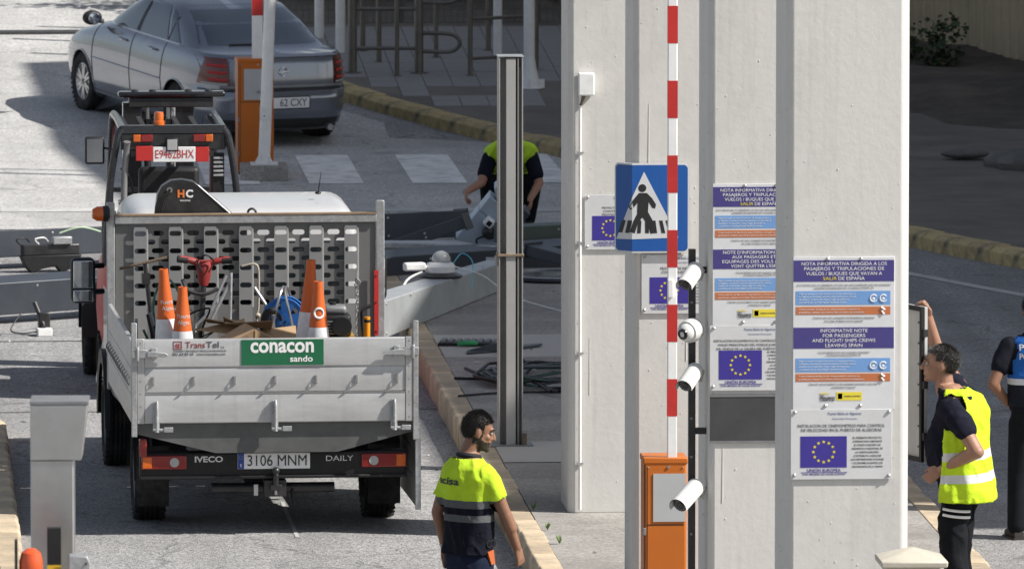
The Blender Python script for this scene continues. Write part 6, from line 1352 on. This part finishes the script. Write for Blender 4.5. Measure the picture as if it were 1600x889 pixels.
# --- man in yellow vest holding the cabinet door
def man_right():
    P = thing('person', (7.335, 65.70, .2), R(65), 'man in yellow vest leaning one arm on the open cabinet door', 'person')
    HM = Matrix.Translation((.015, .150, 1.575)) @ Matrix.Rotation(R(18), 4, 'Z') @ Matrix.Rotation(R(2), 4, 'X')
    sk = MB(); addhead(sk, HM)
    lofted(sk, up([(0, 0, .80, .16, .11), (0, .02, .92, .165, .125), (0, .03, 1.03, .165, .135), (0, .03, 1.14, .165, .12), (0, .02, 1.26, .175, .11), (0, .03, 1.35, .165, .095), (0, .06, 1.405, .10, .07), (0, .09, 1.45, .064, .06)]))
    LA = [(-.185, .01, 1.315), (-.262, -.175, 1.035), (-.165, .075, .90)]; RA = [(.175, .04, 1.35), (.22, .23, 1.60), (.15, .275, 1.875)]
    limb(sk, LA, [.056, .045, .031]); limb(sk, [LA[1], (-.23, -.09, .99)], [.047, .047]); limb(sk, RA, [.056, .045, .031]); limb(sk, [RA[1], (.205, .24, 1.67)], [.046, .047])
    addhand(sk, Matrix.Translation(LA[2]) @ Matrix.Rotation(R(50), 4, 'X') @ Matrix.Rotation(R(10), 4, 'Y'), 1, (.6, .65, .7, .75), .4)
    addhand(sk, Matrix.Translation(RA[2]) @ Matrix.Rotation(R(160), 4, 'X') @ Matrix.Rotation(R(20), 4, 'Z'), -1, (1.15, 1.2, 1.2, 1.25), .8)
    KL, AL, KR, AR = (-.10, .03, .47), (-.12, -.02, .09), (.11, .06, .47), (.12, .06, .09)
    legs_body(sk, (0, 0, .84), KL, AL, KR, AR)
    grow(sk, 'body', skB, P, .0068, 3)
    hair(P, HM, hairg, lambda c: (c.z > .070 + (c.y - .03) * .45 and c.y < .080) or (c.y < .022 and c.z > .0 and not (abs(c.x) > .06 and c.y > -.03 and c.z < .03)) or (c.y < -.035 and c.z > -.048), 5, .0)
    for sx in (-1, 1):
        e = MB().sph(tuple(HM @ Vector((sx * .031, .080, .012))), .0125, 12, 8).build('eye', MATS['eye_white'], P); MB().sph(tuple(HM @ Vector((sx * .031, .0905, .012))), .0055, 8, 6).build('iris', black, e)
        q = MB(); q.tube([tuple(HM @ Vector((sx * x, y, z))) for x, y, z in ((.014, .1, .036), (.032, .099, .042), (.05, .084, .038))], .004, 6); q.build('eyebrow', hairm, P)
    # navy t-shirt
    s_ = MB(); lofted(s_, up([(0, .005, .80, .182, .138), (0, .03, .88, .186, .150), (0, .055, .98, .190, .172), (0, .055, 1.08, .188, .166), (0, .04, 1.18, .188, .146), (0, .025, 1.28, .192, .128), (0, .035, 1.36, .170, .105), (0, .06, 1.405, .11, .082), (0, .075, 1.425, .08, .072)]))
    limb(s_, [(-.180, .01, 1.310), (-.225, -.085, 1.17)], [.074, .072]); limb(s_, [(.172, .04, 1.345), (.188, .15, 1.455)], [.074, .070])
    navy = mat('navy_tee', (.009, .010, .020), .85, spec=.15, v=.2, vs=7, b=.2, bs=90); ts = grow(s_, 'tshirt', navy, P, .008, 5); wrinkle(ts, .014, 7, 5)
    # open hi-vis vest
    v_ = MB(); lofted(v_, up([(0, -.015, .665, .230, .182), (0, -.01, .75, .228, .182), (0, .01, .86, .218, .180), (0, .035, .98, .212, .190), (0, .04, 1.08, .210, .184), (0, .028, 1.18, .208, .162), (0, .016, 1.28, .205, .142), (0, .03, 1.36, .176, .118), (0, .055, 1.41, .116, .092), (0, .07, 1.432, .085, .08)]))
    vm = zbands('hivis_vest', [(.805, .862, (.62, .63, .64), .05), (.955, 1.012, (.62, .63, .64), .05)], (.53, .75, .03), .7)
    ve = grow(v_, 'vest', vm, P, .008, 5); wrinkle(ve, .022, 6, 8, zs=.5)
    def dv(c):
        front = c.y > .055 + max(0, 1.0 - c.z) * .10 + max(0, c.z - 1.22) * .10
        arm = (c - Vector((math.copysign(.2, c.x), .012, 1.285))); hole = abs(c.x) > .125 and (arm.y / .088) ** 2 + (arm.z / .125) ** 2 < 1
        return front or hole or c.z < .675 or c.z > 1.425
    cut(ve, dv); so = ve.modifiers.new('t', 'SOLIDIFY'); so.thickness = .005; so.offset = 0
    tr_ = MB(); lofted(tr_, up([(0, 0, .72, .17, .13), (0, .005, .82, .172, .135), (0, .01, .88, .168, .132)])); limb(tr_, [(-.09, 0, .77), KL, (AL[0], AL[1], .10)], [.105, .085, .072]); limb(tr_, [(.09, 0, .77), KR, (AR[0], AR[1], .10)], [.105, .085, .072])
    tz = grow(tr_, 'trousers', mat('black_trousers', (.008, .009, .012), .85, spec=.15, v=.2, vs=6, b=.25, bs=80), P, .010, 5); wrinkle(tz, .016, 6, 2)
    for z in (.585, .625):
        q = MB(); q.tube([(-.098 - .097 * math.cos(a) , .012 + .100 * math.sin(a), z + .012 * math.sin(a)) for a in [R(-75 + i * 8) for i in range(14)]], .010, 6); q.build('leg_stripe', white_r, P)
    shoe(P, (-.12, .03, .0), R(5), bootm); shoe(P, (.12, .09, .0), R(-5), bootm)
    P.scale = (1.12, 1.12, 1.0)
man_right()

# --- officer at the right edge, seen from behind
def officer():
    P = thing('person', (8.40, 70.6, 0), R(4), 'person in navy uniform with blue back panel at the right edge', 'person')
    HM = Matrix.Translation((0, .03, 1.65)); sk = MB(); addhead(sk, HM)
    lofted(sk, up([(0, 0, .85, .15, .10), (0, 0, 1.0, .155, .105), (0, 0, 1.2, .17, .11), (0, 0, 1.36, .185, .11), (0, 0, 1.43, .16, .09), (0, 0, 1.475, .09, .065), (0, .01, 1.52, .06, .058)]))
    LA = [(-.19, 0, 1.40), (-.315, -.06, 1.135), (-.185, .05, .985)]; RA = [(.19, 0, 1.40), (.26, -.02, 1.13), (.24, .08, .9)]
    limb(sk, LA, [.054, .043, .03]); limb(sk, RA, [.054, .043, .03]); addhand(sk, Matrix.Translation(LA[2]) @ Matrix.Rotation(R(-35), 4, 'Y') @ Matrix.Rotation(R(40), 4, 'X'), 1); addhand(sk, Matrix.Translation(RA[2]), -1)
    KL, AL, KR, AR = (-.11, .02, .48), (-.13, -.02, .09), (.11, .02, .48), (.13, -.02, .09); legs_body(sk, (0, 0, .88), KL, AL, KR, AR); grow(sk, 'body', skA, P, .008, 3)
    hair(P, HM, hairm, lambda c: (c.z > .065 + (c.y - .03) * .5 and c.y < .085) or (c.y < .02 and c.z > -.03), 8)
    s_ = MB(); lofted(s_, up([(0, 0, .93, .18, .13), (0, 0, 1.02, .178, .13), (0, 0, 1.2, .186, .132), (0, 0, 1.36, .205, .13), (0, 0, 1.43, .18, .11), (0, 0, 1.475, .10, .08), (0, 0, 1.50, .075, .07)]))
    limb(s_, [(-.187, 0, 1.397), (-.258, -.03, 1.26)], [.074, .072]); limb(s_, [(.187, 0, 1.397), (.228, -.01, 1.25)], [.074, .072])
    um = mat('uniform_navy', (.008, .009, .015), .85, spec=.15, v=.2, vs=7, b=.2, bs=90); sh = grow(s_, 'shirt', um, P, .009, 5); wrinkle(sh, .008, 6, 11)
    v_ = MB(); lofted(v_, up([(0, 0, .97, .19, .142), (0, 0, 1.2, .198, .146), (0, 0, 1.36, .19, .145), (0, 0, 1.44, .165, .122), (0, 0, 1.49, .10, .09)]))
    ve = grow(v_, 'vest', zbands('officer_vest', [(-1, 1.13, (.012, .014, .022), 0), (1.13, 1.175, (.6, .62, .64), 0)], (.02, .12, .42)), P, .009, 4); wrinkle(ve, .006, 6, 4)
    cut(ve, lambda c: abs(c.x) > .176 and c.z > 1.2 or c.z > 1.475)
    for i, (w, wd) in enumerate((('POLICIA', .27), ('PORTUARIA', .27))):
        t = text(w, .062, white_r, P, (0, -.5, 1.40 - i * .065), wid=wd, bold=.02, ext=0); drape(t, ve, (0, 1, 0))
    tr_ = MB(); lofted(tr_, up([(0, 0, .80, .17, .13), (0, 0, .90, .17, .13), (0, 0, .97, .165, .125)])); limb(tr_, [(-.09, 0, .84), KL, (AL[0], AL[1], .10)], [.10, .082, .07]); limb(tr_, [(.09, 0, .84), KR, (AR[0], AR[1], .10)], [.10, .082, .07]); grow(tr_, 'trousers', MATS['black_trousers'], P, .011, 5)
    shoe(P, (-.13, .02, 0), R(8), bootm); shoe(P, (.13, .02, 0), R(-8), bootm)
officer()

# --- worker bending over the wreck behind the steel post
def croucher():
    P = thing('person', (6.20, 95.2, 0), R(180), 'worker in yellow vest crouching over the fallen gantry behind the steel post', 'person')
    HM = Matrix.Translation((0, .34, .70)) @ Matrix.Rotation(R(-55), 4, 'X'); sk = MB(); addhead(sk, HM)
    def sec(c, a, b, t): return (c, (a, 0, 0), (0, b * math.cos(t), b * math.sin(t)))
    lofted(sk, [sec((0, -.20, .42), .15, .11, .3), sec((0, -.12, .52), .155, .11, .8), sec((0, .0, .63), .165, .11, .95), sec((0, .12, .71), .18, .11, 1.1), sec((0, .20, .74), .13, .09, 1.2), sec((0, .26, .74), .06, .06, 1.3)])
    RA = [(.19, .12, .68), (.27, .26, .47), (.42, .42, .40)]; LA = [(-.19, .12, .68), (-.25, .22, .46), (-.16, .42, .34)]
    limb(sk, RA, [.052, .043, .03]); limb(sk, LA, [.052, .043, .03]); addhand(sk, Matrix.Translation(RA[2]) @ Matrix.Rotation(R(55), 4, 'X'), -1); addhand(sk, Matrix.Translation(LA[2]) @ Matrix.Rotation(R(55), 4, 'X'), 1)
    KL, AL, KR, AR = (-.20, .14, .46), (-.17, -.10, .09), (.20, .16, .46), (.17, -.04, .09); limb(sk, [(-.09, -.2, .40), KL, AL], [.08, .056, .04]); limb(sk, [(.09, -.2, .40), KR, AR], [.08, .056, .04]); grow(sk, 'body', skB, P, .008, 3)
    hair(P, HM, hairm, lambda c: c.z > .05 + (c.y - .03) * .5 and c.y < .085 or (c.y < .02 and c.z > -.05), 8)
    s_ = MB(); lofted(s_, [sec((0, -.19, .44), .165, .125, .3), sec((0, -.12, .53), .170, .125, .8), sec((0, .0, .64), .18, .125, .95), sec((0, .12, .715), .192, .122, 1.1), sec((0, .20, .745), .13, .1, 1.2)])
    limb(s_, [(.187, .12, .68), (.235, .20, .55)], [.072, .07]); limb(s_, [(-.187, .12, .68), (-.225, .19, .54)], [.072, .07]); grow(s_, 'tshirt', MATS['navy_tee'], P, .009, 5)
    v_ = MB(); lofted(v_, [sec((0, -.22, .43), .20, .15, .3), sec((0, -.13, .53), .215, .15, .8), sec((0, .0, .645), .24, .15, .95), sec((0, .12, .725), .252, .15, 1.1), sec((0, .20, .745), .20, .14, 1.2), sec((0, .25, .75), .12, .11, 1.2)])
    ve = grow(v_, 'vest', mat('hivis_plain', (.47, .72, .03), .7, v=.08, vs=7, b=.25, bs=80), P, .010, 4); wrinkle(ve, .014, 5, 3); cut(ve, lambda c: abs(c.x) > .215 and c.y > .04 and c.z < .74)
    tr_ = MB(); lofted(tr_, [sec((0, -.24, .36), .17, .13, .2), sec((0, -.2, .44), .17, .13, .3)]); limb(tr_, [(-.09, -.2, .40), KL, (AL[0], AL[1], .11)], [.105, .085, .072]); limb(tr_, [(.09, -.2, .40), KR, (AR[0], AR[1], .11)], [.105, .085, .072]); grow(tr_, 'trousers', MATS['black_trousers'], P, .011, 5)
    shoe(P, (-.17, -.05, 0), R(8), bootm); shoe(P, (.17, .01, 0), R(-8), bootm); P.scale = (1.08, 1.08, 1.06)
croucher()
bpy.data.scenes.remove(TS)
